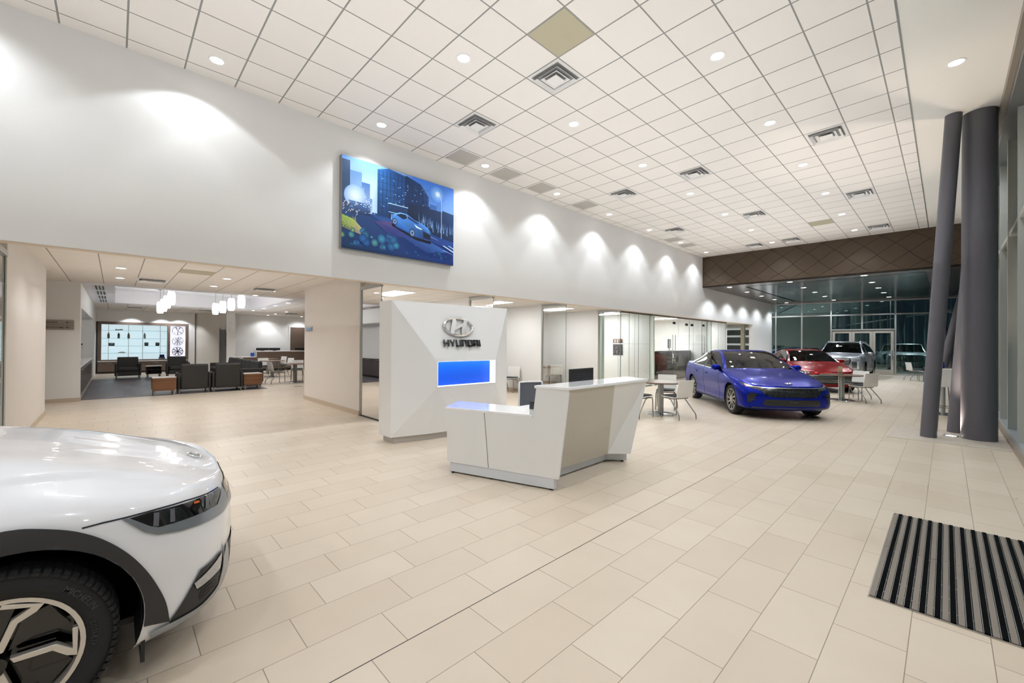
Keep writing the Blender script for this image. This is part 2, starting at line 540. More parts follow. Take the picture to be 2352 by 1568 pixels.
# ------------------------------------------------------------------ end curtain wall
A, B_ = Vector((gx(W), W, 0)), Vector((gx(-1.1), -1.1, 0))
dirv = (B_ - A).normalized()
LW = (B_ - A).length
cw = bpy.data.objects.new('window_20', None); COL.objects.link(cw); struct(cw)
cw.location = A; cw.rotation_euler = (0, 0, math.atan2(dirv.y, dirv.x))
def along(y):
    return (W - y) / (W + 1.1) * LW
ms = [along(y) for y in (7.354, 6.048, 4.666, 3.298, 1.925, .564, -.75)]
SILV = mat('silver_mullion', rgb(190, 190, 188), .35, metal=.5)
for a in ms:
    lo = 2.5 if abs(a - ms[3]) < .01 else 0
    MB().box(a - .035, a + .035, -.09, .09, lo, 4.15).build('mullion', SILV, cw)
for z in (3.34, 4.1):
    MB().box(0, LW, -.08, .08, z - .035, z + .035).build('rail', SILV, cw)
MB().box(ms[2], ms[4], -.08, .08, 2.46, 2.53).build('rail', SILV, cw)
MB().box(0, ms[2], -.08, .08, 0, .08).build('rail', SILV, cw)
MB().box(ms[4], LW, -.08, .08, 0, .08).build('rail', SILV, cw)
cuts = [0] + ms + [LW]
for a, b in zip(cuts, cuts[1:]):
    MB().quad((a, 0, 3.34), (b, 0, 3.34), (b, 0, 4.12), (a, 0, 4.12)).build('glass_pane', NIGHTG, cw)
    lo = 2.5 if a >= ms[2] - .01 and b <= ms[4] + .01 else .05
    MB().quad((a, 0, lo), (b, 0, lo), (b, 0, 3.34), (a, 0, 3.34)).build('glass_pane', NIGHTG, cw)
doorw = (ms[4] - ms[2] - .14) / 3
DRM = mat('door_beige_metal', rgb(196, 188, 176), .4, metal=.2)
for k in range(3):
    a = ms[2] + .06 + k * (doorw + .01)
    d = bpy.data.objects.new('door_%d' % (k + 1), None); COL.objects.link(d); struct(d)
    p = A + dirv * a
    d.location = p; d.rotation_euler = cw.rotation_euler
    f = MB()
    f.box(0, .12, -.03, .03, .02, 2.45); f.box(doorw - .12, doorw, -.03, .03, .02, 2.45)
    f.box(.12, doorw - .12, -.03, .03, 2.3, 2.45); f.box(.12, doorw - .12, -.03, .03, .02, .27)
    f.build('door_frame', DRM, d)
    MB().quad((.11, 0, .26), (doorw - .11, 0, .26), (doorw - .11, 0, 2.31), (.11, 0, 2.31)).build('door_glass', NIGHTG, d)
    h = MB().tube([(doorw - .07, -.07, .8), (doorw - .07, -.09, .85), (doorw - .07, -.09, 1.3), (doorw - .07, -.07, 1.35)], .014)
    h.build('door_handle', STEEL, d)

# ------------------------------------------------------------------ window wall along the right
sw = bpy.data.objects.new('window_21', None); COL.objects.link(sw); struct(sw)
x = 9.9 - 1.52 * 4
RW = mat('grey_white_mullion', rgb(178, 180, 174), .4, metal=.15)
while x < 31.5:
    MB().box(x - .035, x + .035, -1.02, -.75, 0, 5.3).build('mullion', RW, sw)
    x += 1.52
MB().box(3.8, 31.6, -1.02, -.745, 0, .13).build('sill', mat('sill_metal', rgb(186, 192, 198), .3, metal=.5), sw)
MB().box(3.8, 31.6, -1.0, -.765, 3.52, 3.6).build('rail', RW, sw)
MB().box(3.8, 31.6, -1.05, -.66, 5.22, 5.36).build('head_rail', ALUD, sw)
MB().box(3.8, 31.6, -1.05, -.60, 5.36, 5.5).build('shade_pocket', mat('warm_grey_metal', rgb(150, 140, 128), .4, metal=.3), sw)
MB().quad((3.8, -.97, .1), (31.6, -.97, .1), (31.6, -.97, 5.25), (3.8, -.97, 5.25)).build('glass_pane', NIGHTG, sw)
struct(MB().box(3.8, 31.3, -.75, -.70, 0, .06).build('baseboard_right', mat('curb_stone', rgb(150, 138, 122), .5)))

# ------------------------------------------------------------------ lettering
def text(name, s, size, m, parent, M, ext=.002, align='LEFT'):
    c = bpy.data.curves.new(name, 'FONT')
    c.body = s
    c.size = size
    c.extrude = ext
    c.align_x = align
    c.offset = size * .003
    tmp = bpy.data.objects.new(name, c)
    COL.objects.link(tmp)
    bpy.context.view_layer.update()
    me = bpy.data.meshes.new_from_object(tmp.evaluated_get(bpy.context.evaluated_depsgraph_get()))
    bpy.data.objects.remove(tmp)
    bpy.data.curves.remove(c)
    me.materials.clear()
    me.materials.append(m)
    o = bpy.data.objects.new(name, me)
    COL.objects.link(o)
    if parent:
        o.parent = parent
    o.matrix_local = M
    return o
def wallM(x, y, z, ux, uz=(0, 0, 1)):
    """text frame: u along ux, v up, facing ux x v"""
    u, v = Vector(ux), Vector(uz)
    n = u.cross(v)
    return Matrix(((u.x, v.x, n.x, x), (u.y, v.y, n.y, y), (u.z, v.z, n.z, z), (0, 0, 0, 1)))
EXPO = 0.22
# ------------------------------------------------------------------ ceiling fixtures
ORD = ['first', 'second', 'third', 'fourth', 'fifth', 'sixth', 'seventh', 'eighth', 'ninth', 'tenth', 'eleventh', 'twelfth']
def make_down(z, rim, lens, r=.085):
    t = thing('ceiling_downlight', '', 'ceiling light', (0, 0, z))
    MB().lathe([(r - .012, .002), (r, -.006), (r + .018, -.005), (r + .02, .002)], n=24).build('trim_ring', rim, t, 40)
    MB().lathe([(.0, -.0015), (r - .006, -.0015)], n=24).build('lamp_lens', lens, t)
    return t
downs = []
rows = [(7.027, 'nearest the picture wall', [0.998 + 2.4384 * i for i in range(8)]),
        (4.588, 'second from the picture wall', [3.436 + 2.4384 * i for i in range(7)]),
        (2.150, 'third from the picture wall', [5.875 + 2.4384 * i for i in range(6)])]
d0 = None
for y, rown, xs in rows:
    for i, x in enumerate(xs):
        lab = 'round recessed ceiling downlight, %s from the camera in the row %s' % (ORD[i], rown)
        if d0 is None:
            d0 = make_down(ZC, mat('white_trim', rgb(236, 234, 230), .4), LENS)
            d0.location = (x, y, ZC); d0['label'] = lab; d0['group'] = 'downlights in the tiled showroom ceiling'
        else:
            dup(d0, (x, y, ZC), 0, lab, 'downlights in the tiled showroom ceiling')
        downs.append((x, y))
dup(d0, (8.35, -.09, ZC - .004), 0, 'round recessed downlight in the plain white ceiling strip above the grey columns')
downs.append((8.35, -.09)); downs.append((12.3, -.09)); downs.append((15.9, -.09))

def sq_ring(m, a, b, z0, z1):
    """sloping square ring from half size a at z0 to b at z1"""
    vs = [(sx * a, sy * a, z0) for sx, sy in ((-1, -1), (1, -1), (1, 1), (-1, 1))] + [(sx * b, sy * b, z1) for sx, sy in ((-1, -1), (1, -1), (1, 1), (-1, 1))]
    m.add(vs, [(i, (i + 1) % 4, 4 + (i + 1) % 4, 4 + i) for i in range(4)])
def make_vent(z):
    t = thing('ceiling_vent', '', 'air vent', (0, 0, z))
    wm = mat('vent_white', rgb(226, 224, 221), .45)
    m = MB(); sq_ring(m, .292, .25, -.002, -.004); m.build('frame', wm, t)
    m = MB(); m.quad((-.25, -.25, -.0018), (.25, -.25, -.0018), (.25, .25, -.0018), (-.25, .25, -.0018)); m.build('throat', mat('vent_shadow', rgb(142, 141, 140), .8), t)
    for a, b in ((.235, .19), (.155, .115)):
        m = MB(); sq_ring(m, a, b, -.052 + .02 * (a < .2), -.012); m.build('vane', wm, t, fixn=True)
    m = MB(); m.box(-.1, .1, -.1, .1, -.05, -.035); m.build('centre_plate', wm, t, bevel=.01)
    return t
vlist = [(4.655, 3.979, 'nearest the beige ceiling panel'), (4.655, 5.808, 'between the beige panel and the city picture'),
         (9.532, 1.54, 'nearest the grey columns'), (9.532, 3.979, 'straight ahead in mid ceiling'), (9.532, 5.808, 'to the left of mid ceiling, by the perforated grilles'),
         (13.80, 1.54, 'second along the row on the column side'), (13.80, 3.979, 'second along the middle row'), (13.80, 6.417, 'far along near the high wall'),
         (18.07, 1.54, 'next to the brown bulkhead on the column side'), (18.07, 5.198, 'next to the brown bulkhead on the wall side'), (18.07, 3.979, 'next to the brown bulkhead at its middle')]
v0 = None
for x, y, wh in vlist:
    lab = 'white square four-way ceiling vent %s' % wh
    if v0 is None:
        v0 = make_vent(ZC); v0.location = (x, y, ZC); v0['label'] = lab; v0['group'] = 'square vents in the showroom ceiling'
    else:
        dup(v0, (x, y, ZC), 0, lab, 'square vents in the showroom ceiling')
perf = lattice('perforated_grille', 'dots', L=.012, w=.012, gu=.005, gv=.005, c0=rgb(196, 190, 182), c1=rgb(200, 194, 186), cg=rgb(168, 162, 154), rough=.6, bs=0)
grl = [(5.265, 7.027, 'nearest, above the city picture'), (6.484, 7.027, 'second, past the city picture'),
       (7.703, 7.027, 'third from the camera'), (9.532, 7.027, 'fourth from the camera'), (15.02, 7.027, 'fifth from the camera'), (16.24, 7.027, 'farthest from the camera')]
g0 = None
for x, y, wh in grl:
    lab = 'flat perforated ceiling grille by the high wall, %s' % wh
    if g0 is None:
        g0 = thing('ceiling_grille', lab, 'air vent', (x, y, ZC), 0, 'perforated return grilles')
        MB().box(-.27, .27, -.27, .27, -.006, -.002).build('perforated_plate', perf, g0)
        m = MB(); sq_ring(m, .298, .268, -.002, -.008); m.build('frame', _m['vent_white'], g0)
    else:
        dup(g0, (x, y, ZC), 0, lab, 'perforated return grilles')
BEIGE = mat('beige_panel', rgb(180, 172, 146), .6)
for x, y, lab in ((4.046, 3.369, 'plain beige square ceiling panel, big and close overhead'), (16.24, 2.76, 'plain beige ceiling panel far off near the bulkhead')):
    tag(MB().box(x - .293, x + .293, y - .293, y + .293, ZC - .006, ZC - .001).build('ceiling_panel', BEIGE, bevel=.002), lab, 'ceiling panel', 'beige ceiling panels')

canopy = [(x, y) for y in (6.68, 4.39, 2.08) for x in (19.8, 22.15, 24.45, 26.8, 29.35)]
c0 = None
LENS2 = emat('canopy_lens', (.95, 1, .98, 1), 9.)
for i, (x, y) in enumerate(canopy):
    lab = 'round downlight in the dark glossy canopy, %s from the bulkhead in the %s row' % (ORD[i % 5], ['wall side', 'middle', 'column side'][i // 5])
    if c0 is None:
        c0 = make_down(4.15, STEEL, LENS2, .1); c0.location = (x, y, 4.15); c0['label'] = lab; c0['group'] = 'canopy downlights'
    else:
        dup(c0, (x, y, 4.15), 0, lab, 'canopy downlights')
lounge_lights = [(.09, 10.05), (.08, 11.88), (.08, 13.78), (1.93, 10.05), (1.95, 12.02), (1.95, 13.9), (3.4, 13.95), (3.31, 15.62), (4.85, 17.65), (4.85, 19.43), (4.85, 21.3), (4.85, 23.2), (6.25, 23.0), (6.27, 25.1), (6.27, 26.6), (8.05, 26.6)]
ll = ['left row, nearest the showroom', 'left row, second from the showroom', 'left row, third from the showroom', 'middle row, nearest the showroom', 'middle row, second from the showroom',
      'middle row, third from the showroom', 'right row, by the corridor wall', 'right row, at the corner of the raised cove', 'row right of the cove, first', 'row right of the cove, second', 'row right of the cove, third', 'row right of the cove, last',
      'row over the service tables, first', 'row over the service tables, second', 'row over the service counter, left', 'row over the service counter, right']
for (x, y), wh in zip(lounge_lights, ll):
    dup(d0, (x, y, ZL - .003), 0, 'round downlight in the lounge ceiling, %s' % wh, 'lounge downlights')
for x, y, wh in ((.67, 13.7, 'between the downlights and the cove'), (3.1, 13.6, 'near the corridor wall'), (.65, 25.4, 'in front of the parts display'), (3.2, 25.2, 'over the far end of the sofa'), (6.8, 24.2, 'over the service tables')):
    dup(v0, (x, y, ZL - .003), 0, 'white square vent in the lounge ceiling %s' % wh, 'lounge ceiling vents')
tag(MB().box(1.0, 1.61, 11.1, 11.7, ZL - .006, ZL - .001).build('ceiling_panel', BEIGE), 'beige panel in the lounge ceiling near the opening', 'ceiling panel')
for k in range(4):
    y = 16.05 + k * 1.75
    t = thing('ceiling_slot_vent', 'linear air vent of three black slots, %s from the showroom along the cove' % ORD[k], 'air vent', (-.32, y, ZL - .003), 0, 'slot vents beside the cove')
    MB().box(-.12, .12, 0, 1.35, -.006, 0).build('frame', _m['vent_white'], t)
    for s in (-.07, 0, .07):
        MB().box(s - .02, s + .02, .04, 1.31, -.009, -.004).build('slot', BLACK, t)
# office light panels
troffers = [(4.95, 9.4, .6, 1.2), (8.2, 9.4, .6, 1.2), (11.1, 9.4, .6, 1.2), (13.8, 9.3, .6, 1.2), (4.95, 10.75, .6, .6), (13.8, 10.7, .6, .6), (16.3, 9.2, .6, 1.2), (18.6, 9.2, .6, 1.2), (17.5, 10.6, 1.2, .6), (21.6, 9.2, .6, 1.2), (24.3, 9.4, .6, .6)]
tn = ['first open office behind the logo wall', 'second open office', 'third open office', 'glass-fronted office with the poster', 'back of the first open office', 'back of the office with the poster', 'conference room, left', 'conference room, right', 'conference room, back', 'small room past the conference room', 'alcove with the slatted door']
for (x, y, sx, sy), wh in zip(troffers, tn):
    t = thing('ceiling_light_panel', 'bright rectangular light panel in the ceiling of the %s' % wh, 'ceiling light', (x, y, ZO), 0, 'office light panels')
    MB().box(-sx / 2, sx / 2, -sy / 2, sy / 2, -.012, -.001).build('frame', _m['vent_white'], t)
    MB().box(-sx / 2 + .03, sx / 2 - .03, -sy / 2 + .03, sy / 2 - .03, -.016, -.01).build('diffuser', TROF, t)
# pendants
pend_pos = [(2.93, 20.4, 3.12), (2.98, 19.15, 3.12), (3.05, 17.95, 3.15), (3.14, 16.78, 3.18), (1.28, 21.3, 3.12), (1.31, 20.2, 3.14), (1.34, 19.2, 3.2), (1.38, 18.2, 3.26)]
pn = ['farthest of the right-hand four', 'second farthest of the right-hand four', 'second nearest of the right-hand four', 'nearest of the right-hand four', 'farthest of the left-hand four', 'second farthest of the left-hand four', 'second nearest of the left-hand four', 'nearest of the left-hand four']
p0 = None
for (x, y, z), wh in zip(pend_pos, pn):
    lab = 'glowing white barrel pendant lamp over the lounge seating, %s' % wh
    if p0 is None:
        p0 = thing('pendant_lamp', lab, 'pendant lamp', (x, y, z), 0, 'barrel pendants over the lounge')
        MB().lathe([(0, 0), (.085, 0), (.105, -.08), (.112, -.22), (.105, -.36), (.085, -.44), (0, -.44)], n=24).build('lamp_shade', SHADE, p0, 50)
        MB().cyl((0, 0, 0), (0, 0, 3.598 - z), .006, n=8).build('rod', ALUD, p0)
        MB().cyl((0, 0, 3.575 - z), (0, 0, 3.598 - z), .06, n=20).build('ceiling_canopy', ALUD, p0)
    else:
        q = thing('pendant_lamp', lab, 'pendant lamp', (x, y, z), 0, 'barrel pendants over the lounge')
        for ch in p0.children:
            if ch.name.startswith('lamp_shade'):
                copy_tree(ch, q)
        MB().cyl((0, 0, 0), (0, 0, 3.598 - z), .006, n=8).build('rod', ALUD, q)
        MB().cyl((0, 0, 3.575 - z), (0, 0, 3.598 - z), .06, n=20).build('ceiling_canopy', ALUD, q)
# ------------------------------------------------------------------ big city picture on the high wall
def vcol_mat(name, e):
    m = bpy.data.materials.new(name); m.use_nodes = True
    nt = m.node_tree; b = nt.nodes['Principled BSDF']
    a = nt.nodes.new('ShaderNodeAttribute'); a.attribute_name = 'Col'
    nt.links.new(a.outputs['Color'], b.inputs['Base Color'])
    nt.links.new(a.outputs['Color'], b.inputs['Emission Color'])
    b.inputs['Emission Strength'].default_value = e  # prints emit a little of their own colour, nothing lights them from behind
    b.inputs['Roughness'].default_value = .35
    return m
class Art:
    """flat printed picture: coloured shapes stacked in one thin mesh, (u, v) from 0 to 1, v up"""
    def __init__(s, w, h):
        s.w, s.h, s.v, s.f, s.c, s.d = w, h, [], [], [], 0.
    def poly(s, pts, cols):
        b = len(s.v)
        s.v += [(u * s.w, -s.d, v * s.h) for u, v in pts]
        s.f.append(tuple(range(b, b + len(pts))))
        if isinstance(cols[0], (int, float)):
            cols = [cols] * len(pts)
        s.c += [(lin(c[0]), lin(c[1]), lin(c[2]), 1) for c in cols]
        s.d += .000012
    def rect(s, u0, u1, v0, v1, c, c2=None):
        c2 = c2 or c
        s.poly([(u0, v0), (u1, v0), (u1, v1), (u0, v1)], [c, c, c2, c2])
    def disc(s, u, v, r, c, c2=None, n=14, sy=1.):
        k = s.w / s.h
        pts = [(min(1, max(0, u + r * math.cos(2 * PI * i / n))), min(1, max(0, v + r * k * sy * math.sin(2 * PI * i / n)))) for i in range(n)]
        if c2 is None:
            s.poly(pts, c)
        else:
            for i in range(n):
                s.poly([(u, v), pts[i], pts[(i + 1) % n]], [c, c2, c2]); s.d -= .000012
            s.d += .000012
    def build(s, name, m, parent):
        me = bpy.data.meshes.new(name)
        me.from_pydata(s.v, [], s.f)
        at = me.color_attributes.new('Col', 'FLOAT_COLOR', 'POINT')
        for i, c in enumerate(s.c):
            at.data[i].color = c
        me.materials.append(m)
        o = bpy.data.objects.new(name, me); COL.objects.link(o); o.parent = parent
        return o
pw, ph = 2.44, 1.68
pic = thing('wall_picture', 'large picture of a blue car in a night street, high on the white wall', 'picture', (2.905, W - .10, 3.27))
MB().box(0, pw, 0, .098, 0, ph).build('frame', mat('picture_frame', rgb(150, 152, 154), .35, metal=.6), pic)
a = Art(pw - .01, ph - .01)
rr = random.Random(11)
# sky
for i in range(10):
    u0, u1 = i / 10, (i + 1) / 10
    def top(u): return (52, 110, 205) if u > .55 else (86 + 60 * u, 136 + 40 * u, 214)
    def low(u): return (150, 190, 240) if u > .8 else (205, 222, 248) if u < .3 else (120, 170, 235)
    a.poly([(u0, .42), (u1, .42), (u1, 1), (u0, 1)], [low(u0), low(u1), top(u1), top(u0)])
# ground
a.poly([(0, 0), (1, 0), (1, .38), (.5, .45), (0, .45)], [(16, 44, 84), (22, 50, 120), (34, 74, 150), (24, 54, 110), (30, 62, 104)])
# hazy towers
for u0, u1, v1, c in ((.0, .06, .96, (38, 62, 96)), (.06, .15, .86, (88, 128, 176)), (.15, .215, .76, (60, 98, 156)), (.12, .17, .7, (104, 144, 190)), (.215, .235, .6, (80, 120, 180))):
    a.rect(u0, u1, .42, v1, (150, 176, 214) if u0 > .05 else (50, 72, 100), c)
for i in range(110):
    u, v = rr.uniform(.05, .23), rr.uniform(.42, .62)
    s_ = rr.uniform(.002, .006)
    a.rect(u, u + s_ * 1.6, v, v + s_, (200 + rr.random() * 50, 225, 255))
a.disc(.10, .585, .085, (206, 222, 246), (128, 160, 206), n=24)
a.rect(.05, .22, .40, .53, (26, 44, 76), (70, 104, 156))
for i in range(70):
    u, v = rr.uniform(.05, .26), rr.uniform(.42, .60)
    s_ = rr.uniform(.002, .007)
    a.rect(u, u + s_ * 1.3, v, v + s_, (210, 232, 255))
# main block
a.poly([(.275, .42), (.52, .42), (.52, .97), (.37, 1), (.275, .955)], [(20, 52, 96), (20, 52, 96), (24, 66, 120), (26, 70, 124), (40, 92, 150)])
a.poly([(.52, .42), (.74, .42), (.74, .80), (.66, .93), (.52, .985)], [(14, 34, 72), (22, 52, 100), (34, 84, 150), (22, 56, 104), (18, 48, 92)])
for i in range(14):
    u = .285 + i * .033
    a.rect(u, u + .004, .45, .955 if u < .52 else .95 - (u - .5) * .5, (14, 34, 66))
for i in range(6):
    v = .52 + i * .075
    a.rect(.278, .52, v, v + .004, (16, 40, 78)); a.rect(.52, .735, v - .02, v - .016, (14, 34, 70))
for i in range(60):
    u, v = rr.uniform(.29, .72), rr.uniform(.52, .88)
    a.rect(u, u + .009, v, v + .006, (150, 200, 250) if rr.random() > .4 else (60, 124, 196))
a.rect(.37, .54, .44, .60, (18, 36, 66), (30, 60, 104))
a.rect(.37, .55, .598, .606, (176, 214, 246)); a.rect(.37, .55, .50, .507, (150, 196, 240))
for i in range(26):
    u = rr.uniform(.39, .53); a.rect(u, u + .007, .42, .49, (170, 196, 226), (60, 100, 160))
# right low block, lamp post
a.poly([(.52, .40), (1, .30), (1, .66), (.80, .69), (.55, .66)], [(10, 24, 50), (24, 48, 84), (38, 70, 116), (24, 50, 92), (16, 36, 70)])
for i in range(60):
    u = rr.uniform(.64, .99); v = rr.uniform(.40, .50) - (u - .64) * .16
    a.rect(u, u + .004, v, v + .08, (120, 160, 210), (40, 76, 130))
a.rect(.75, .82, .66, .72, (58, 104, 178)); a.rect(.82, .88, .66, .76, (80, 130, 205))
a.disc(.825, .86, .075, (150, 200, 250), (70, 126, 214), n=24); a.disc(.83, .87, .028, (255, 255, 255), (140, 192, 250), n=20)
a.rect(.868, .873, .32, .80, (178, 200, 226))
a.poly([(.868, .80), (.873, .80), (.85, .88), (.835, .885), (.835, .88), (.848, .875)], (178, 200, 226))
# street
a.poly([(.2, .43), (.36, .43), (.95, .16), (.72, .10)], [(30, 62, 116), (34, 70, 124), (70, 120, 204), (26, 58, 128)])
a.poly([(.24, .36), (.44, .40), (.62, .26), (.40, .22)], [(64, 60, 110), (96, 78, 124), (52, 66, 140), (34, 50, 112)])
for i in range(26):
    v = .34 - i * .012
    a.poly([(.30 + i * .012, v), (.98, v - .13 + i * .004), (.98, v - .134 + i * .004), (.30 + i * .012, v - .003)], (20, 46, 104))
for u, v in ((.72, .33), (.88, .18)):
    a.poly([(u, v), (u + .1, v - .035), (u + .12, v - .045), (u + .02, v - .01)], (190, 216, 252))
a.poly([(.88, .235), (.90, .235), (1, .18), (1, .165)], (206, 228, 255)); a.poly([(.94, .245), (.955, .245), (1, .22), (1, .21)], (206, 228, 255))
# the car
car_c = [(46, 106, 190), (30, 84, 170)]
a.poly([(.395, .38), (.60, .275), (.765, .25), (.762, .22), (.62, .235), (.40, .345)], (6, 14, 30))
a.poly([(.398, .40), (.402, .465), (.425, .50), (.47, .525), (.53, .525), (.60, .475), (.66, .455), (.73, .415), (.765, .37), (.763, .275), (.68, .265), (.60, .285), (.44, .345)],
       [(20, 60, 130), (66, 132, 210), (90, 160, 230), (120, 184, 240), (86, 150, 226), (60, 120, 205), (96, 170, 240), (80, 150, 226), (24, 66, 140), (10, 28, 66), (14, 40, 90), (30, 84, 164), (26, 76, 158)])
a.poly([(.435, .487), (.475, .513), (.525, .512), (.535, .475), (.50, .452)], (18, 34, 62))
a.poly([(.535, .51), (.545, .472), (.62, .437), (.655, .442), (.60, .468)], (30, 54, 92))
a.poly([(.60, .425), (.64, .40), (.68, .385), (.665, .375), (.62, .39)], (220, 240, 255))
a.poly([(.685, .365), (.755, .335), (.755, .28), (.69, .285)], (10, 22, 48))
for u, v, r in ((.425, .405, .019), (.583, .315, .024)):
    a.disc(u, v, r * 1.15, (8, 14, 28), sy=1.25); a.disc(u, v, r, (150, 186, 226), (50, 84, 130), sy=1.25); a.disc(u, v, r * .35, (30, 50, 84), sy=1.25)
# plants and out of focus lights
a.poly([(0, .22), (.16, .17), (.15, .25), (.09, .33), (0, .36)], [(60, 84, 60), (150, 130, 120), (190, 160, 140), (150, 170, 90), (130, 160, 70)])
for i in range(60):
    u = rr.uniform(0, .1); v = rr.uniform(.22, .34)
    a.poly([(u, v), (u + .004, v), (u + rr.uniform(-.02, .03), v + rr.uniform(.02, .05))], (rr.randint(120, 190), rr.randint(150, 190), rr.randint(60, 110)))
for i in range(16):
    u = rr.uniform(0, .12); v = rr.uniform(.36, .50)
    a.poly([(u, v), (u + .012, v + .022), (u + .016, v + .032), (u + .004, v + .02)], (206, 196, 196))
for i in range(30):
    u, v, r = rr.uniform(0, .45), rr.uniform(.02, .24), rr.uniform(.012, .04)
    c = rr.choice([(38, 104, 150), (60, 140, 170), (50, 120, 130), (40, 96, 160), (80, 150, 140)])
    if u < .1 and rr.random() > .5: c = (140, 180, 70)
    a.disc(u, v, r, c, (24, 58, 106), n=20)
for i in range(12):
    u, v, r = rr.uniform(.5, .92), rr.uniform(.02, .2), rr.uniform(.01, .022)
    a.disc(u, v, r, (36, 92, 130), (22, 52, 112), n=18)
a.poly([(0, 0), (1, 0), (1, .05), (0, .05)], [(12, 34, 66), (20, 44, 100), (22, 54, 120), (18, 52, 90)])
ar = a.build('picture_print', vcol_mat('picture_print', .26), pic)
ar.location = (.005, -.002, .005)

# ------------------------------------------------------------------ faceted logo wall with lit blue niche
lw_ = thing('logo_wall', 'free-standing white faceted wall with chrome car emblem, lettering and lit blue niche', 'feature wall', (0, 0, 0))
TL, TR, BLc, BR = (3.11, 5.97, 2.245), (5.57, 5.97, 2.265), (3.11, 5.97, .10), (5.57, 5.97, .10)
TM = (4.93, 5.9728, 2.255)
n0, n1, n2, n3 = (3.79, 5.70, 1.275), (5.04, 5.70, 1.275), (5.04, 5.70, .862), (3.79, 5.70, .862)
m = MB()
V = [TL, TM, TR, n0, n1, n2, n3, BLc, (3.7, 5.83, .10), (4.3, 5.76, .10), (4.9, 5.78, .10), BR, (3.11, 6.37, 2.245), (5.57, 6.37, 2.265), (5.57, 6.37, .10), (3.11, 6.37, .10)]
m.add(V, [(0, 3, 6, 7), (0, 1, 4, 3), (1, 2, 4), (2, 11, 5, 4), (7, 6, 8), (8, 6, 9), (6, 5, 10, 9), (10, 5, 11), (0, 7, 15, 12), (2, 13, 14, 11), (12, 15, 14, 13), (0, 12, 13, 2, 1), (7, 8, 9, 10, 11, 14, 15)])
# niche reveal
D = .16
q0, q1, q2, q3 = [(p[0] + (-.0 if i in (0, 3) else 0), p[1] + D, p[2]) for i, p in enumerate((n0, n1, n2, n3))]
m.build('wall_body', WHITE, lw_)
rv = MB()
GLOWW = mat('niche_glow_white', rgb(245, 248, 255), .5, emit=1.0, ecol=rgb(225, 235, 255))
e = .004
fr = lambda p, dx, dz: (p[0] + dx, p[1] - .001, p[2] + dz)
i0, i1, i2, i3 = fr(n0, 0, 0), fr(n1, 0, 0), fr(n2, 0, 0), fr(n3, 0, 0)
z0, z1 = .862, 1.275
rv.quad((5.035, 5.697, z0), (5.035, 5.697 + D, z0), (5.035, 5.697 + D, z1), (5.035, 5.697, z1))
rv.quad((3.79, 5.697, z0 + .004), (5.04, 5.697, z0 + .004), (5.04, 5.697 + D, z0 + .004), (3.79, 5.697 + D, z0 + .004))
rv.quad((3.795, 5.697, z0), (3.795, 5.697 + D, z0), (3.795, 5.697 + D, z1), (3.795, 5.697, z1))
rv.quad((3.79, 5.697, z1 - .004), (5.04, 5.697, z1 - .004), (5.04, 5.697 + D, z1 - .004), (3.79, 5.697 + D, z1 - .004))
rv.build('niche_reveal', GLOWW, lw_)
bl = bpy.data.materials.new('blue_niche'); bl.use_nodes = True
nt = bl.node_tree; b = nt.nodes['Principled BSDF']; g_ = nt.nodes.new('ShaderNodeNewGeometry'); sp = nt.nodes.new('ShaderNodeSeparateXYZ')
nt.links.new(g_.outputs['Position'], sp.inputs[0])
f_ = mth(nt, 'DIVIDE', mth(nt, 'SUBTRACT', sp.outputs[2], z0), z1 - z0)
c_ = mixc(nt, mth(nt, 'POWER', f_, 2.5), rgb(0, 76, 190), rgb(20, 130, 250))
nt.links.new(c_, b.inputs['Emission Color']); b.inputs['Emission Strength'].default_value = .85
b.inputs['Base Color'].default_value = rgb(0, 50, 150)
MB().quad((3.79, 5.697 + D, z0), (5.04, 5.697 + D, z0), (5.04, 5.697 + D, z1), (3.79, 5.697 + D, z1)).build('niche_back', bl, lw_)
pb = [(3.17, 6.33), (3.17, 6.0), (3.72, 5.89), (4.3, 5.83), (4.9, 5.85), (5.51, 6.02), (5.51, 6.33)]
MB().prism(pb, 0, .10).build('plinth', mat('plinth_grey', rgb(198, 192, 186), .4, metal=.2), lw_)
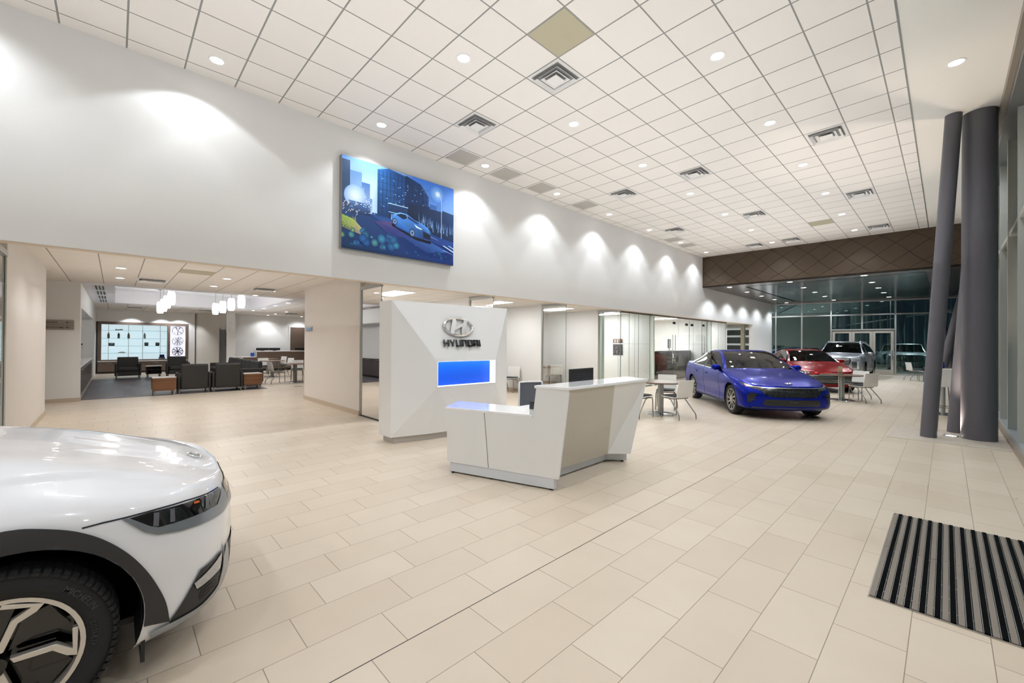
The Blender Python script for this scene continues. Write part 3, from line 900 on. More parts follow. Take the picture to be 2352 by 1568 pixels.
# emblem and letters on the upper facet
P0, P1, P2 = Vector(n0), Vector(n1), Vector(TM)
nf = (P1 - P0).cross(P2 - P0).normalized()
if nf.y > 0: nf = -nf
ux = Vector((1, 0, 0)); ux = (ux - nf * ux.dot(nf)).normalized()
uz = nf.cross(ux); uz = uz if uz.z > 0 else -uz
def facet(x, z):
    """point of the facet plane at the given X and Z"""
    y = P0.y - (nf.x * (x - P0.x) + nf.z * (z - P0.z)) / nf.y
    return Vector((x, y, z))
def fmat(c, off):
    o_ = c + nf * off
    w_ = -nf
    return Matrix(((ux.x, uz.x, nf.x, o_.x), (ux.y, uz.y, nf.y, o_.y), (ux.z, uz.z, nf.z, o_.z), (0, 0, 0, 1)))
def emblem(parent, M, a, b, m, name='emblem', depth=.03, tw=.11):
    """oval ring with a leaning letter H"""
    g = MB()
    n = 48
    vs, fs = [], []
    prof = ((1 + tw * .5, 0), (1 + tw * .5, depth * .6), (1, depth), (1 - tw * .5, depth * .6), (1 - tw * .5, 0))
    for i in range(n):
        t = 2 * PI * i / n
        for s_, h in prof:
            vs.append(((a - a * tw * .5 + (s_ - 1) * a) * math.cos(t), (b - a * tw * .5 + (s_ - 1) * a) * math.sin(t), h))
    k = len(prof)
    for i in range(n):
        for j in range(k - 1):
            fs.append((i * k + j, i * k + j + 1, ((i + 1) % n) * k + j + 1, ((i + 1) % n) * k + j))
    g.add(vs, fs, M)
    def pr(poly):
        g.prism([(x * a, y * b) for x, y in poly], .002, depth * .8, 'z', M)
    L_ = [(-.62, -.62), (-.42, -.78), (-.30, -.35), (-.16, .2), (-.12, .6), (-.17, .90), (-.36, .85), (-.42, .40), (-.52, -.1)]
    pr(L_)
    pr([(-x, -y) for x, y in L_])
    pr([(-.40, -.52), (-.08, -.20), (.20, .02), (.40, .52), (.08, .20), (-.20, -.02)])
    return g.build(name, m, parent, smooth=30)
emblem(lw_, fmat(facet(4.30, 1.852), .02), .315, .175, CHROME)
g = MB()
M = fmat(facet(4.36, 1.515), .012)
LH, lw2, th, dp = .118, .098, .019, .03
strokes = {'H': [(0, .02, 0, 1), (.08, 1, 0, 1), (0, 1, .42, .6)], }
def bar(x0, x1, y0, y1): g.box(x0, x1, y0, y1, 0, dp, M)
def diag(p, q):
    d = Vector((q[0] - p[0], q[1] - p[1])).normalized(); nn = Vector((-d.y, d.x)) * th / 2
    g.prism([(p[0] + nn.x, p[1] + nn.y), (q[0] + nn.x, q[1] + nn.y), (q[0] - nn.x, q[1] - nn.y), (p[0] - nn.x, p[1] - nn.y)], 0, dp, 'z', M)
x = -.415
for ch in 'HYUNDAI':
    w_ = .098 if ch != 'I' else th
    if ch in 'HUNDA':
        bar(x, x + th, 0, LH); bar(x + w_ - th, x + w_, 0, LH)
    if ch == 'H': bar(x, x + w_, .05, .05 + th)
    if ch in 'UD': bar(x, x + w_, 0, th)
    if ch in 'NDA': bar(x, x + w_, LH - th, LH)
    if ch == 'A': bar(x, x + w_, .034, .034 + th)
    if ch == 'Y':
        diag((x + .004, LH), (x + w_ / 2, .045)); diag((x + w_ - .004, LH), (x + w_ / 2, .045)); bar(x + w_ / 2 - th / 2, x + w_ / 2 + th / 2, 0, .05)
    if ch == 'I': bar(x, x + th, 0, LH)
    x += w_ + .027
g.build('lettering', mat('dark_chrome', rgb(120, 124, 128), .12, metal=1.), lw_)

# ------------------------------------------------------------------ reception desk
dk = thing('reception_desk', 'white angular reception desk with raised transaction counter and grey front panel', 'desk', (0, 0, 0))
def slab(pts, off):
    n = len(pts)
    q = [(x + off[0], y + off[1], z) for x, y, z in pts]
    return MB().add(list(pts) + q, [tuple(range(n)), tuple(range(2 * n - 1, n - 1, -1))] + [(i, n + i, n + (i + 1) % n, (i + 1) % n) for i in range(n)])
IN_ = (.036, .0125)
slab([(2.955, 4.225, .13), (3.144, 3.678, .13), (3.124, 3.736, .765), (2.95, 4.238, .765)], IN_).build('return_panel', WHITE, dk, bevel=.002)
slab([(3.148, 3.668, .13), (3.429, 2.856, .13), (3.466, 2.749, 1.09), (3.342, 3.107, 1.09), (3.329, 3.145, .765), (3.128, 3.726, .765)], IN_).build('side_panel', WHITE, dk, bevel=.002)
MB().prism([(3.0, 4.23), (3.18, 3.70), (3.6, 3.74), (3.37, 4.54)], .13, .765).build('return_cabinet', WHITE, dk)
GP = mat('grey_lacquer', rgb(196, 190, 178), .32, coat=.2)
slab([(3.45, 3.09, .13), (4.72, 3.09, .13), (4.35, 2.755, 1.088), (3.475, 2.755, 1.088)], (0, .04)).build('front_panel', GP, dk)['label'] = 'grey satin front panel'
m = MB()
m.add([(4.72, 3.09, .13), (4.942, 2.884, .13), (5.115, 2.755, 1.088), (4.35, 2.755, 1.088), (5.16, 3.22, .13), (5.28, 3.14, 1.088)],
      [(0, 1, 2), (0, 2, 3), (1, 4, 5, 2), (0, 3, 5, 4), (3, 2, 5), (0, 4, 1)])
m.build('end_panel', WHITE, dk)
MB().box(3.5, 5.1, 3.13, 3.17, .13, 1.088).build('inner_panel', WHITE, dk)
TOPW = mat('white_quartz_top', rgb(246, 246, 247), .08, coat=.4)
MB().prism([(3.333, 3.128), (3.46, 2.738), (5.138, 2.745), (5.302, 3.158)], 1.088, 1.12).build('counter_top', TOPW, dk, bevel=.005)
MB().prism([(2.94, 4.26), (3.327, 3.148), (3.36, 3.165), (5.12, 3.175), (5.16, 3.72), (3.645, 3.71), (3.394, 4.60)], .765, .794).build('work_surface', TOPW, dk, bevel=.004)
m = MB().prism([(2.978, 4.19), (3.415, 2.905), (3.47, 2.92), (3.47, 3.15), (4.82, 3.175), (4.985, 2.965), (5.1, 3.25), (3.55, 3.4), (3.33, 4.46)], .018, .13)
m.build('plinth', mat('plinth_white', rgb(216, 220, 226), .3), dk, bevel=.002)
m = MB()
for x, y in ((3.0, 4.16), (3.19, 3.66), (3.43, 2.95), (4.81, 3.2), (4.97, 3.03), (3.35, 4.4)):
    m.cyl((x, y, 0), (x, y, .019), .02, n=10)
m.build('levelling_foot', BLACK, dk)
# things on and behind the desk
mo = thing('desk_monitor', 'black monitor seen from behind over the reception counter', 'monitor', (4.62, 3.45, .796), math.radians(5))
MB().box(-.29, .29, -.02, .02, .10, .45).build('screen_housing', BLACK, mo, bevel=.008)
m = MB()
for i in range(7): m.box(-.27, .27, -.024, -.02, .16 + i * .035, .172 + i * .035)
m.build('vent_ribs', mat('dark_rib', rgb(44, 46, 48), .5), mo)
m = MB().box(-.11, .11, -.07, .09, 0, .012); m.box(-.03, .03, .0, .03, .01, .2); m.build('stand', BLACK, mo)
ph_ = thing('desk_phone', 'dark desk telephone on the low work surface', 'telephone', (3.72, 3.42, .796), math.radians(-60))
MB().prism([(-.09, 0), (.09, 0), (.09, .03), (-.09, .075)], -.09, .09, 'y').build('phone_body', mat('phone_grey', rgb(52, 56, 62), .4), ph_, bevel=.006)
MB().box(-.085, .085, -.1, -.045, .062, .095).build('handset', BLACK, ph_, bevel=.012)
oc = thing('office_chair', 'grey mesh office chair with white frame behind the reception desk', 'office chair', (4.62, 4.28, 0), math.radians(-110))
m = MB()
vs, fs = [], []
for j in range(7):
    for i in range(7):
        u, v = i / 6 - .5, j / 6
        vs.append((-.2 - .06 * v + .06 * (u * 2) ** 2 * .8, u * (.46 - .07 * v), .5 + v * .48))
for j in range(6):
    for i in range(6):
        fs.append((j * 7 + i, j * 7 + i + 1, (j + 1) * 7 + i + 1, (j + 1) * 7 + i))
m.add(vs, fs)
MESHM = mat('grey_mesh', rgb(104, 106, 112), .8)
m.build('backrest', MESHM, oc, smooth=60)
ring = [vs[i] for i in range(7)] + [vs[j * 7 + 6] for j in range(1, 7)] + [vs[42 + i] for i in range(5, -1, -1)] + [vs[j * 7] for j in range(5, -1, -1)]
MB().tube(ring, .016).build('back_frame', WHITE, oc, smooth=60)
MB().box(-.22, .24, -.24, .24, .45, .52).build('seat', MESHM, oc, bevel=.03)
MB().cyl((0, 0, .1), (0, 0, .45), .03).build('gas_column', STEEL, oc)
m = MB()
for k in range(5):
    t = 2 * PI * k / 5
    m.tube([(0, 0, .12), (.3 * math.cos(t), .3 * math.sin(t), .07)], [.03, .018])
m.build('star_base', WHITE, oc)
for k in range(5):
    t = 2 * PI * k / 5
    MB().cyl((.3 * math.cos(t) - .02, .3 * math.sin(t), .03), (.3 * math.cos(t) + .02, .3 * math.sin(t), .03), .03, n=12).build('caster', BLACK, oc)

# ------------------------------------------------------------------ entrance mat
mt = thing('entrance_mat', 'black and grey ribbed aluminium entrance mat set in the tiled floor', 'floor mat', (0, 0, 0))
x0, x1, y0, y1 = 3.452, 5.305, -2.6, .334
MB().box(x0, x1, y0, y1, .001, .004).build('mat_base', BLACK, mt)
m = MB()
m.box(x0 - .006, x1 + .006, y1, y1 + .006, 0, .007); m.box(x0 - .006, x0, y0, y1, 0, .007); m.box(x1, x1 + .006, y0, y1, 0, .007)
m.box(4.375, 4.379, y0, y1, .004, .0135)
m.build('mat_frame', STEEL, mt)
sc, sa, sw_ = MB(), MB(), MB()
y, k = y1, 0
CARP = mat('black_carpet_strip', rgb(5, 5, 6), .95, spec=.1, bump=.5, bscale=500)
ALUS = mat('ribbed_strip', rgb(134, 124, 114), .5, metal=.25)
while y > y0 + .08:
    sa.box(x0, x1, y - .0265, y, .004, .012)
    sw_.box(x0, x1, y - .032, y - .0295, .004, .013)
    sc.box(x0, x1, y - .0565, y - .032, .004, .0145)
    sw_.box(x0, x1, y - .0585, y - .0565, .004, .013)
    y -= .064
sa.build('aluminium_ribs', ALUS, mt)
sc.build('carpet_ribs', CARP, mt)
sw_.build('scraper_bars', ALU, mt)
m = MB()
y = y1
while y > y0 + .08:
    x = x0 + .1
    while x < x1 - .05:
        m.box(x, x + .012, y - .0296, y - .0262, .004, .0125); m.box(x, x + .012, y - .0635, y - .0595, .004, .0125)
        x += .19
    y -= .064
m.build('spacer_studs', CHROME, mt)

# ------------------------------------------------------------------ grey steel columns
GCOL = mat('charcoal_column_paint', rgb(98, 96, 102), .40, spec=.4)
def colm(name, p0, p1, r0, r1, lab):
    o = MB().cyl(p0, p1, r0, r1, n=48, cap=True).build(name, GCOL, None, smooth=40)
    return tag(o, lab, 'column')
colm('round_column', (10.24, .215, .0), (10.21, -.085, ZC), .106, .106, 'slender leaning charcoal column, leftmost of the group by the windows')
colm('round_column', (11.16, -.13, .0), (11.16, -.46, ZC), .125, .125, 'leaning charcoal column half hidden behind the thick upright one')
colm('round_column', (10.62, -.385, .0), (10.43, -.385, ZC), .215, .205, 'thick upright charcoal column nearest the window wall')
colm('round_column', (24.4, .22, .0), (24.3, -.55, 4.15), .14, .14, 'distant leaning grey column under the canopy, seen between two nearer columns')
colm('round_column', (25.5, -.2, .0), (25.6, .3, 4.15), .12, .12, 'distant grey column leaning the other way under the canopy')
ul = thing('floor_uplight', 'small round recessed uplight glowing in the floor between the grey columns', 'floor light', (10.62, -.06, .006))
MB().lathe([(.07, 0), (.10, 0), (.10, .006), (.07, .006)], n=24).build('trim_ring', STEEL, ul)
MB().lathe([(0, .003), (.07, .003)], n=24).build('lamp_lens', emat('uplight_lens', (1, .9, .78, 1), 8.), ul)
for x, y, lab in ((11.15, 1.98, 'dark floor outlet cover in the tiles before the blue car'), (4.75, 16.0, 'dark floor outlet cover near the service tables')):
    tag(MB().box(x - .12, x + .12, y - .08, y + .08, 0.0, .004).build('floor_outlet', ALUD, bevel=.002), lab, 'floor outlet', 'floor outlet covers')

# ------------------------------------------------------------------ shell chairs and round tables
def make_chair(seatm=PADM):
    t = thing('shell_chair', '', 'chair')
    m = MB(); vs, fs = [], []
    prof = [(.235, .455), (.15, .455), (0, .45), (-.13, .448), (-.185, .46), (-.21, .50), (-.225, .58), (-.245, .70), (-.27, .83)]
    nu = 6
    for x, z in prof:
        for i in range(nu + 1):
            u = i / nu * 2 - 1
            hw = .215 if z > .6 else .225
            vs.append((x + .02 * u * u * (1 if z > .5 else 0), u * hw, z + (.008 * u * u if z < .47 else 0)))
    n0_ = len(vs)
    for x, z in prof:
        nx, nz = (0, .014) if z < .47 else (.014, .002)
        for i in range(nu + 1):
            u = i / nu * 2 - 1
            hw = .215 if z > .6 else .225
            vs.append((x + .02 * u * u * (1 if z > .5 else 0) + nx, u * hw, z + nz + (.008 * u * u if z < .47 else 0)))
    k = nu + 1
    for j in range(len(prof) - 1):
        for i in range(nu):
            fs.append((j * k + i, j * k + i + 1, (j + 1) * k + i + 1, (j + 1) * k + i))
            fs.append((n0_ + j * k + i, n0_ + (j + 1) * k + i, n0_ + (j + 1) * k + i + 1, n0_ + j * k + i + 1))
    for j in range(len(prof) - 1):
        for i in (0, nu):
            fs.append((j * k + i, (j + 1) * k + i, n0_ + (j + 1) * k + i, n0_ + j * k + i))
    for j in (0, len(prof) - 1):
        for i in range(nu):
            fs.append((j * k + i, j * k + i + 1, n0_ + j * k + i + 1, n0_ + j * k + i))
    m.add(vs, fs)
    m.build('seat_shell', mat('chair_white', rgb(228, 226, 222), .35), t, smooth=50)
    MB().box(-.17, .225, -.20, .20, .466, .50).build('seat_pad', seatm, t, bevel=.016)
    LG = mat('chair_leg_grey', rgb(138, 136, 133), .35, metal=.6)
    for s in (-1, 1):
        MB().tube([(-.10, s * .20, .435), (.17, s * .20, .435), (.21, s * .20, .425), (.225, s * .205, .39), (.23, s * .215, .012)], .0115).build('leg', LG, t, smooth=60)
        MB().tube([(.05, s * .20, .43), (-.02, s * .205, .41), (-.255, s * .235, .14), (-.275, s * .24, .10), (-.28, s * .24, .012)], .0115).build('leg', LG, t, smooth=60)
    m = MB().tube([(-.10, -.20, .435), (-.10, .20, .435)], .011); m.tube([(.17, -.20, .435), (.17, .20, .435)], .011)
    m.build('seat_frame', LG, t)
    return t
def make_table(r=.5, rb=.32, split=True, top=(118, 92, 78)):
    t = thing('round_table', '', 'table')
    TT = mat('table_walnut_%d' % top[0], rgb(*top), .22, noise=.15, nscale=5)
    MB().lathe([(0, .715), (r - .004, .715), (r, .722), (r, .738), (r - .006, .744), (0, .744)], n=48).build('table_top', TT, t, smooth=40)
    m = MB()
    for s in (-1, 1):
        m.box(s * .035 - .024, s * .035 + .024, -.05, .05, .02, .715)
    m.build('pedestal', ALU, t, bevel=.012)
    MB().lathe([(0, .022), (rb - .03, .018), (rb, .008), (rb, 0), (0, 0)], n=48).build('base_plate', mat('polished_base', rgb(190, 194, 198), .14, metal=.9), t, smooth=40)
    return t
tb = make_table(); tb.location = (8.99, 4.49, 0); tb.rotation_euler = (0, 0, math.radians(46)); tb['label'] = 'round pedestal table beside the reception desk'; tb['group'] = 'round pedestal tables'
dup(tb, (15.25, 2.1, 0), math.radians(50), 'round walnut table in front of the red car', 'round pedestal tables')
ch = make_chair(); ch['group'] = 'white shell chairs'
def put(x, y, deg, lab):
    global ch_used
    if not ch_used:
        ch.location = (x, y, 0); ch.rotation_euler = (0, 0, math.radians(deg)); ch['label'] = lab; ch_used = True
        return ch
    return dup(ch, (x, y, 0), math.radians(deg), lab, 'white shell chairs')
ch_used = False
put(8.22, 4.62, -8, 'white shell chair just past the end of the reception desk, pushed to the round table')
put(8.72, 3.98, 71, 'white shell chair at the round table, back to the viewer, nearest the blue car')
put(9.72, 4.72, 200, 'white shell chair on the far side of the round table, before the blue car wheel')
put(14.62, 2.92, -42, 'white shell chair between the blue bonnet and the walnut table')
put(14.97, 1.58, 55, 'white shell chair at the walnut table with its back to the viewer')
put(15.85, 1.85, 155, 'white shell chair on the far side of the walnut table by the red car')
put(26.5, 1.0, -60, 'white shell chair seen side on near the curtain wall doors')
put(25.9, .55, 110, 'white shell chair half hidden by the leaning column, near the curtain wall')
rc = thing('card_holder', 'small upright printed card holder on the walnut table', 'card holder', (15.22, 2.12, .744), math.radians(-40))
MB().box(-.02, .02, -.075, .075, 0, .012).build('holder_base', CARG, rc)
ca = Art(.15, .23)
ca.rect(0, 1, 0, 1, (150, 140, 110), (120, 120, 90)); ca.rect(.1, .9, .35, .9, (96, 110, 70), (170, 160, 120)); ca.disc(.5, .6, .25, (190, 120, 80)); ca.rect(.15, .85, .1, .28, (60, 50, 44))
cb = ca.build('printed_card', vcol_mat('card_print', .05), rc); cb.rotation_euler = (0, 0, math.radians(-90)); cb.location = (-.004, .075, .012)
# bar table, stools and blue jar glimpsed between the columns
bt = thing('bar_table', 'high bar table glimpsed between the grey columns', 'table', (13.9, .05, 0))
MB().lathe([(0, 1.05), (.33, 1.05), (.33, 1.075), (0, 1.075)], n=32).build('table_top', mat('table_walnut_118'), bt)
MB().cyl((0, 0, .02), (0, 0, 1.05), .04).build('pedestal', ALU, bt)
MB().lathe([(0, .02), (.28, .015), (.28, 0), (0, 0)], n=32).build('base_plate', _m['polished_base'], bt)
bj = thing('blue_jar', 'blue jar on the high table between the grey columns', 'jar', (13.75, .08, 1.075))
MB().lathe([(0, 0), (.06, 0), (.062, .1), (.05, .125), (0, .125)], n=20).build('jar', mat('blue_glazed', rgb(40, 60, 170), .2), bj, smooth=40)
MB().lathe([(0, .125), (.05, .125), (.05, .15), (0, .152)], n=20).build('lid', mat('blue_lid', rgb(60, 84, 190), .3), bj)
st = thing('bar_stool', 'white bar stool with grey legs glimpsed between the grey columns', 'bar stool', (13.15, .10, 0), math.radians(10))
m = MB()
m.box(-.2, .2, -.2, .2, .70, .735); m.box(-.23, -.2, -.2, .2, .70, 1.1)
m.build('seat_shell', mat('chair_white'), st, bevel=.012)
for sx in (-1, 1):
    for sy in (-1, 1):
        MB().tube([(sx * .15, sy * .16, .7), (sx * .2, sy * .2, .01)], .011).build('leg', mat('chair_leg_grey'), st)
m = MB().tube([(.19, -.19, .25), (.19, .19, .25)], .009); m.tube([(-.19, -.19, .25), (-.19, .19, .25)], .009); m.build('foot_rail', mat('chair_leg_grey'), st)
# ------------------------------------------------------------------ lounge
DW = mat('satin_leg', rgb(150, 148, 144), .35, metal=.7)
def make_armchair():
    t = thing('armchair', '', 'armchair')
    for s in (-1, 1):
        MB().box(-.38, .36, s * .415 - .07 * (s > 0) - .0, s * .415 + .07 * (s < 0), .12, .62).build('arm', DGREY, t, bevel=.03, seg=3)
    m = MB()
    m.prism([(-.40, .12), (-.24, .12), (-.24, .45), (-.30, .87), (-.36, .90), (-.42, .86)], -.335, .335, 'y')
    m.build('backrest', DGREY, t, bevel=.035, seg=3)
    MB().box(-.26, .38, -.335, .335, .12, .30).build('seat_base', DGREY, t, bevel=.015)
    MB().box(-.26, .39, -.33, .33, .305, .46).build('seat_cushion', DGREY, t, bevel=.045, seg=3)
    for sx in (-.34, .32):
        for sy in (-.36, .36):
            MB().cyl((sx, sy, 0), (sx, sy, .125), .026, n=12).build('leg', DW, t)
    return t
ac = make_armchair(); ac.location = (.42, 24.15, 0); ac.rotation_euler = (0, 0, -PI / 2); ac['label'] = 'dark grey armchair facing forward before the glass parts display, left of the little table'; ac['group'] = 'dark grey lounge armchairs'
dup(ac, (2.08, 24.2, 0), -PI / 2, 'dark grey armchair facing forward in front of the wheel display, right of the little table')
dup(ac, (1.79, 16.36, 0), PI / 2, 'dark grey armchair seen from the back, beside the left walnut end table')
dup(ac, (2.64, 16.30, 0), PI / 2, 'dark grey armchair seen from the back, beside the right walnut end table')
def make_endtable():
    t = thing('end_table', '', 'side table')
    m = MB()
    m.box(-.27, .27, -.27, .27, .47, .505); m.box(-.27, -.24, -.27, .27, .17, .47); m.box(.24, .27, -.27, .27, .17, .47)
    m.box(-.24, .24, -.27, .27, .14, .17); m.box(-.24, .24, -.275, -.25, .17, .47)
    m.build('cabinet', WALN, t, bevel=.004)
    MB().box(-.275, .275, -.28, .275, .505, .525).build('table_top', mat('pale_top', rgb(206, 196, 190), .3), t, bevel=.003)
    for sx in (-.22, .22):
        for sy in (-.22, .22):
            MB().box(sx - .025, sx + .025, sy - .025, sy + .025, 0, .145).build('leg', DW, t)
    return t
et = make_endtable(); et.location = (1.06, 16.02, 0); et['label'] = 'walnut end table at the left of the two armchairs seen from behind'; et['group'] = 'walnut end tables'
dup(et, (3.36, 16.30, 0), 0, 'walnut end table at the near end of the dark sofa')
t = thing('end_table', 'small dark open-fronted table between the two armchairs facing forward', 'side table', (1.25, 24.1, 0))
m = MB()
m.box(-.26, .26, -.25, .25, .15, .18); m.box(-.26, -.23, -.25, .25, .18, .48); m.box(.23, .26, -.25, .25, .18, .48); m.box(-.23, .23, .23, .25, .18, .48); m.box(-.23, .23, -.24, .23, .33, .35)
m.build('cabinet', mat('dark_brown_wood', rgb(46, 36, 32), .4), t)
MB().box(-.265, .265, -.255, .255, .48, .505).build('table_top', _m['pale_top'], t)
for sx in (-.2, .2):
    for sy in (-.2, .2):
        MB().cyl((sx, sy, 0), (sx, sy, .15), .025, n=10).build('leg', DW, t)
# eight-seat sofa run
sf = thing('sofa', 'long dark grey sofa of eight joined seats running away from the viewer', 'sofa', (3.55, 20.25, 0), PI)
n, sw2 = 8, .70
L2 = n * sw2 / 2
for i in range(n):
    y0_ = -L2 + i * sw2
    m = MB().prism([(-.40, .30), (-.22, .30), (-.24, .46), (-.29, .84), (-.35, .87), (-.41, .83)], y0_ + .01, y0_ + sw2 - .01, 'y')
    m.build('back_cushion', DGREY, sf, bevel=.05, seg=3)
    MB().box(-.24, .42, y0_ + .01, y0_ + sw2 - .01, .30, .46).build('seat_cushion', DGREY, sf, bevel=.045, seg=3)
MB().box(-.41, .40, -L2, L2, .12, .30).build('seat_base', DGREY, sf, bevel=.015)
for s in (-1, 1):
    MB().box(-.41, .41, min(s * L2, s * (L2 + .12)), max(s * L2, s * (L2 + .12)), .12, .62).build('arm', DGREY, sf, bevel=.03, seg=3)
for i in range(5):
    for sx in (-.34, .34):
        y0_ = -L2 + i * (2 * L2) / 4
        MB().cyl((sx, y0_, 0), (sx, y0_, .125), .026, n=10).build('leg', DW, sf)

# coffee counter in the niche
cc = thing('coffee_counter', 'white-topped counter with dark base cabinets in the wall niche left of the lounge', 'counter', (-.65, 16.02, 0))
LC = 7.66
MB().box(-.72, .02, 0, LC, .86, .905).build('counter_top', WHITE, cc, bevel=.004)
DKC = mat('dark_cabinet', rgb(84, 78, 76), .35, noise=.1, nscale=12)
MB().box(-.70, -.03, 0, LC, .1, .86).build('cabinet_carcass', DKC, cc)
MB().box(-.70, -.07, 0, LC, 0, .1).build('plinth', BLACK, cc)
nd = 8
for i in range(nd):
    y0_ = i * LC / nd
    d = MB().box(-.03, -.008, y0_ + .004, y0_ + LC / nd - .004, .11, .845).build('door', DKC, cc)
    MB().tube([(-.008, y0_ + .2, .80), (.018, y0_ + .2, .80), (.018, y0_ + .55, .80), (-.008, y0_ + .55, .80)], .008, 6).build('handle', STEEL, d)
sk = thing('sink_bowl', 'steel sink edge set in the niche counter', 'sink', (-1.0, 17.2, .905))
MB().lathe([(.20, 0), (.22, .006), (.23, 0)], n=28).build('sink_rim', STEEL, sk)
MB().lathe([(0, .001), (.20, .001)], n=28).build('sink_basin', mat('sink_dark', rgb(120, 120, 120), .3, metal=.8), sk)
th_ = thing('wall_thermostat', 'small grey and white control panel on the white niche end wall', 'wall control', (-1.02, 23.69, 1.42))
MB().box(-.13, .13, -.03, 0, -.09, .09).build('housing', WHITE, th_, bevel=.006)
MB().box(.0, .1, -.034, -.03, -.02, .05).build('display', mat('lcd_grey', rgb(86, 92, 96), .3), th_)
# wayfinding signs
SG = mat('sign_taupe', rgb(150, 142, 132), .4, metal=.2)
for z, s, lab in ((1.985, 'SERVICE', 'taupe wall sign reading SERVICE with an arrow, upper of the pair'), (1.86, 'RESTROOMS', 'taupe wall sign reading RESTROOMS with an arrow, lower of the pair')):
    t = thing('wall_sign', lab, 'sign', (-1.5, 15.585, z))
    MB().box(0, .74, -.012, 0, 0, .117).build('sign_plate', SG, t)
    text('lettering', s, .053, BLACK, t, wallM(.255, -.013, .038, (1, 0, 0)))
    g = MB()
    g.prism([(.60, .056), (.68, .056), (.68, .064), (.60, .064)], -.0145, -.0125, 'y')
    g.prism([(.59, .06), (.62, .085), (.63, .078), (.607, .06), (.63, .042), (.62, .035)], -.0145, -.0125, 'y')
    g.build('arrow', BLACK, t)
# parts display
pd = thing('parts_display', 'brown framed glass display of car parts with a low cabinet across the lounge end', 'display case', (0, 28, 0))
m = MB()
m.box(-.59, 2.84, -.02, .42, 2.39, 2.51); m.box(-.59, -.47, -.02, .42, .6, 2.39); m.box(2.73, 2.84, -.02, .42, .6, 2.39); m.box(1.99, 2.09, -.02, .42, .6, 2.39); m.box(-.47, 2.73, -.02, .42, .6, .66)
m.build('frame', TAUPE, pd)
MB().box(-.59, 2.84, -.10, .42, .57, .605).build('counter_top', WHITE, pd, bevel=.004)
MB().box(-.59, 2.84, -.05, .42, .09, .57).build('cabinet_carcass', TAUPE, pd)
MB().box(-.59, 2.84, -.02, .42, 0, .09).build('plinth', BLACK, pd)
for i in range(4):
    x = -.59 + i * 3.43 / 4
    d = MB().box(x + .006, x + 3.43 / 4 - .006, -.066, -.05, .10, .56).build('door', TAUPE, pd)
    MB().tube([(x + .3, -.066, .5), (x + .3, -.085, .5), (x + .5, -.085, .5), (x + .5, -.066, .5)], .007, 6).build('handle', STEEL, d)
GB = mat('lit_display_back', rgb(214, 226, 236), .5, emit=.85, ecol=rgb(216, 228, 240))
MB().box(-.47, 1.99, .40, .42, .66, 2.39).build('lit_back', GB, pd)
MB().box(2.09, 2.73, .20, .22, .66, 2.39).build('wheel_backing', mat('lit_wheel_back', rgb(230, 230, 240), .5, emit=.8, ecol=rgb(236, 236, 250)), pd)
for z in (.98, 1.33, 1.70, 2.09):
    MB().box(-.47, 1.99, .06, .40, z, z + .01).build('glass_shelf', mat('shelf_glass', rgb(150, 196, 204), .1, spec=.6), pd)
m = MB()
for x in (-.22, .50, 1.03, 1.72):
    m.box(x - .008, x + .008, .36, .40, .66, 2.39)
m.build('shelf_standard', STEEL, pd)
MB().box(-.47, 1.99, .0, .006, .66, 2.39).build('glass_front', CLEAR, pd)
def item(name, lab, cat, x, z, shapes):
    t = thing(name, lab, cat, (x, 28.22, z + .0025))
    for pn_, mb, mt_ in shapes:
        mb.build(pn_, mt_, t, smooth=40)
def bottle(x, z, c, lab):
    item('oil_bottle', lab, 'bottle', x, z, [('bottle', MB().box(-.045, .045, -.03, .03, 0, .2).lathe([(.04, .2), (.02, .235)], n=12), mat('bottle_' + str(c[0]), rgb(*c), .35)), ('cap', MB().cyl((0, 0, .235), (0, 0, .275), .022, n=12), BLACK)])
bottle(-.22, 1.71, (150, 128, 66), 'olive yellow bottle on the second display shelf')
bottle(.14, 1.71, (92, 104, 112), 'slate grey bottle on the second display shelf')
bottle(.50, 1.71, (150, 160, 160), 'pale grey bottle on the second display shelf')
bottle(1.10, 1.71, (236, 236, 236), 'thin white bottle on the right of the second display shelf')
item('pipe_fitting', 'ribbed chrome pipe on the top display shelf', 'car part', .16, 2.105, [('pipe', MB().tube([(-.13, 0, .03), (-.04, 0, .02), (.05, 0, .035), (.13, 0, .03)], [.03, .022, .03, .026], 10), CHROME), ('collar', MB().cyl((-.14, 0, .03), (-.10, 0, .03), .034), STEEL)])
item('filter_case', 'rounded dark blue case on the third display shelf', 'case', -.11, 1.34, [('case', MB().box(-.11, .11, -.06, .06, 0, .14), mat('navy_plastic', rgb(28, 46, 78), .35)), ('window', MB().box(-.05, .05, -.064, -.06, .07, .11), STEEL)])
for x, lab in ((1.17, 'square dark boxed part on the third display shelf, left of two'), (1.60, 'square dark boxed part on the third display shelf, right of two')):
    item('boxed_part', lab, 'box', x, 1.34, [('box', MB().box(-.075, .075, -.05, .05, 0, .17), mat('dark_box', rgb(62, 68, 62), .6)), ('picture_label', MB().prism([(-.05, .07), (.05, .07), (.05, .10), (.0, .14), (-.05, .10)], -.053, -.05, 'y'), mat('box_label', rgb(150, 146, 130), .6))])
item('silver_part', 'flat silver car part on the fourth display shelf', 'car part', .24, .99, [('plate', MB().prism([(-.14, 0), (.14, 0), (.16, .03), (.06, .055), (-.02, .05), (-.12, .02)], -.05, .05, 'y'), STEEL), ('boss', MB().cyl((.05, -.06, .03), (.05, .02, .03), .03), CHROME)])
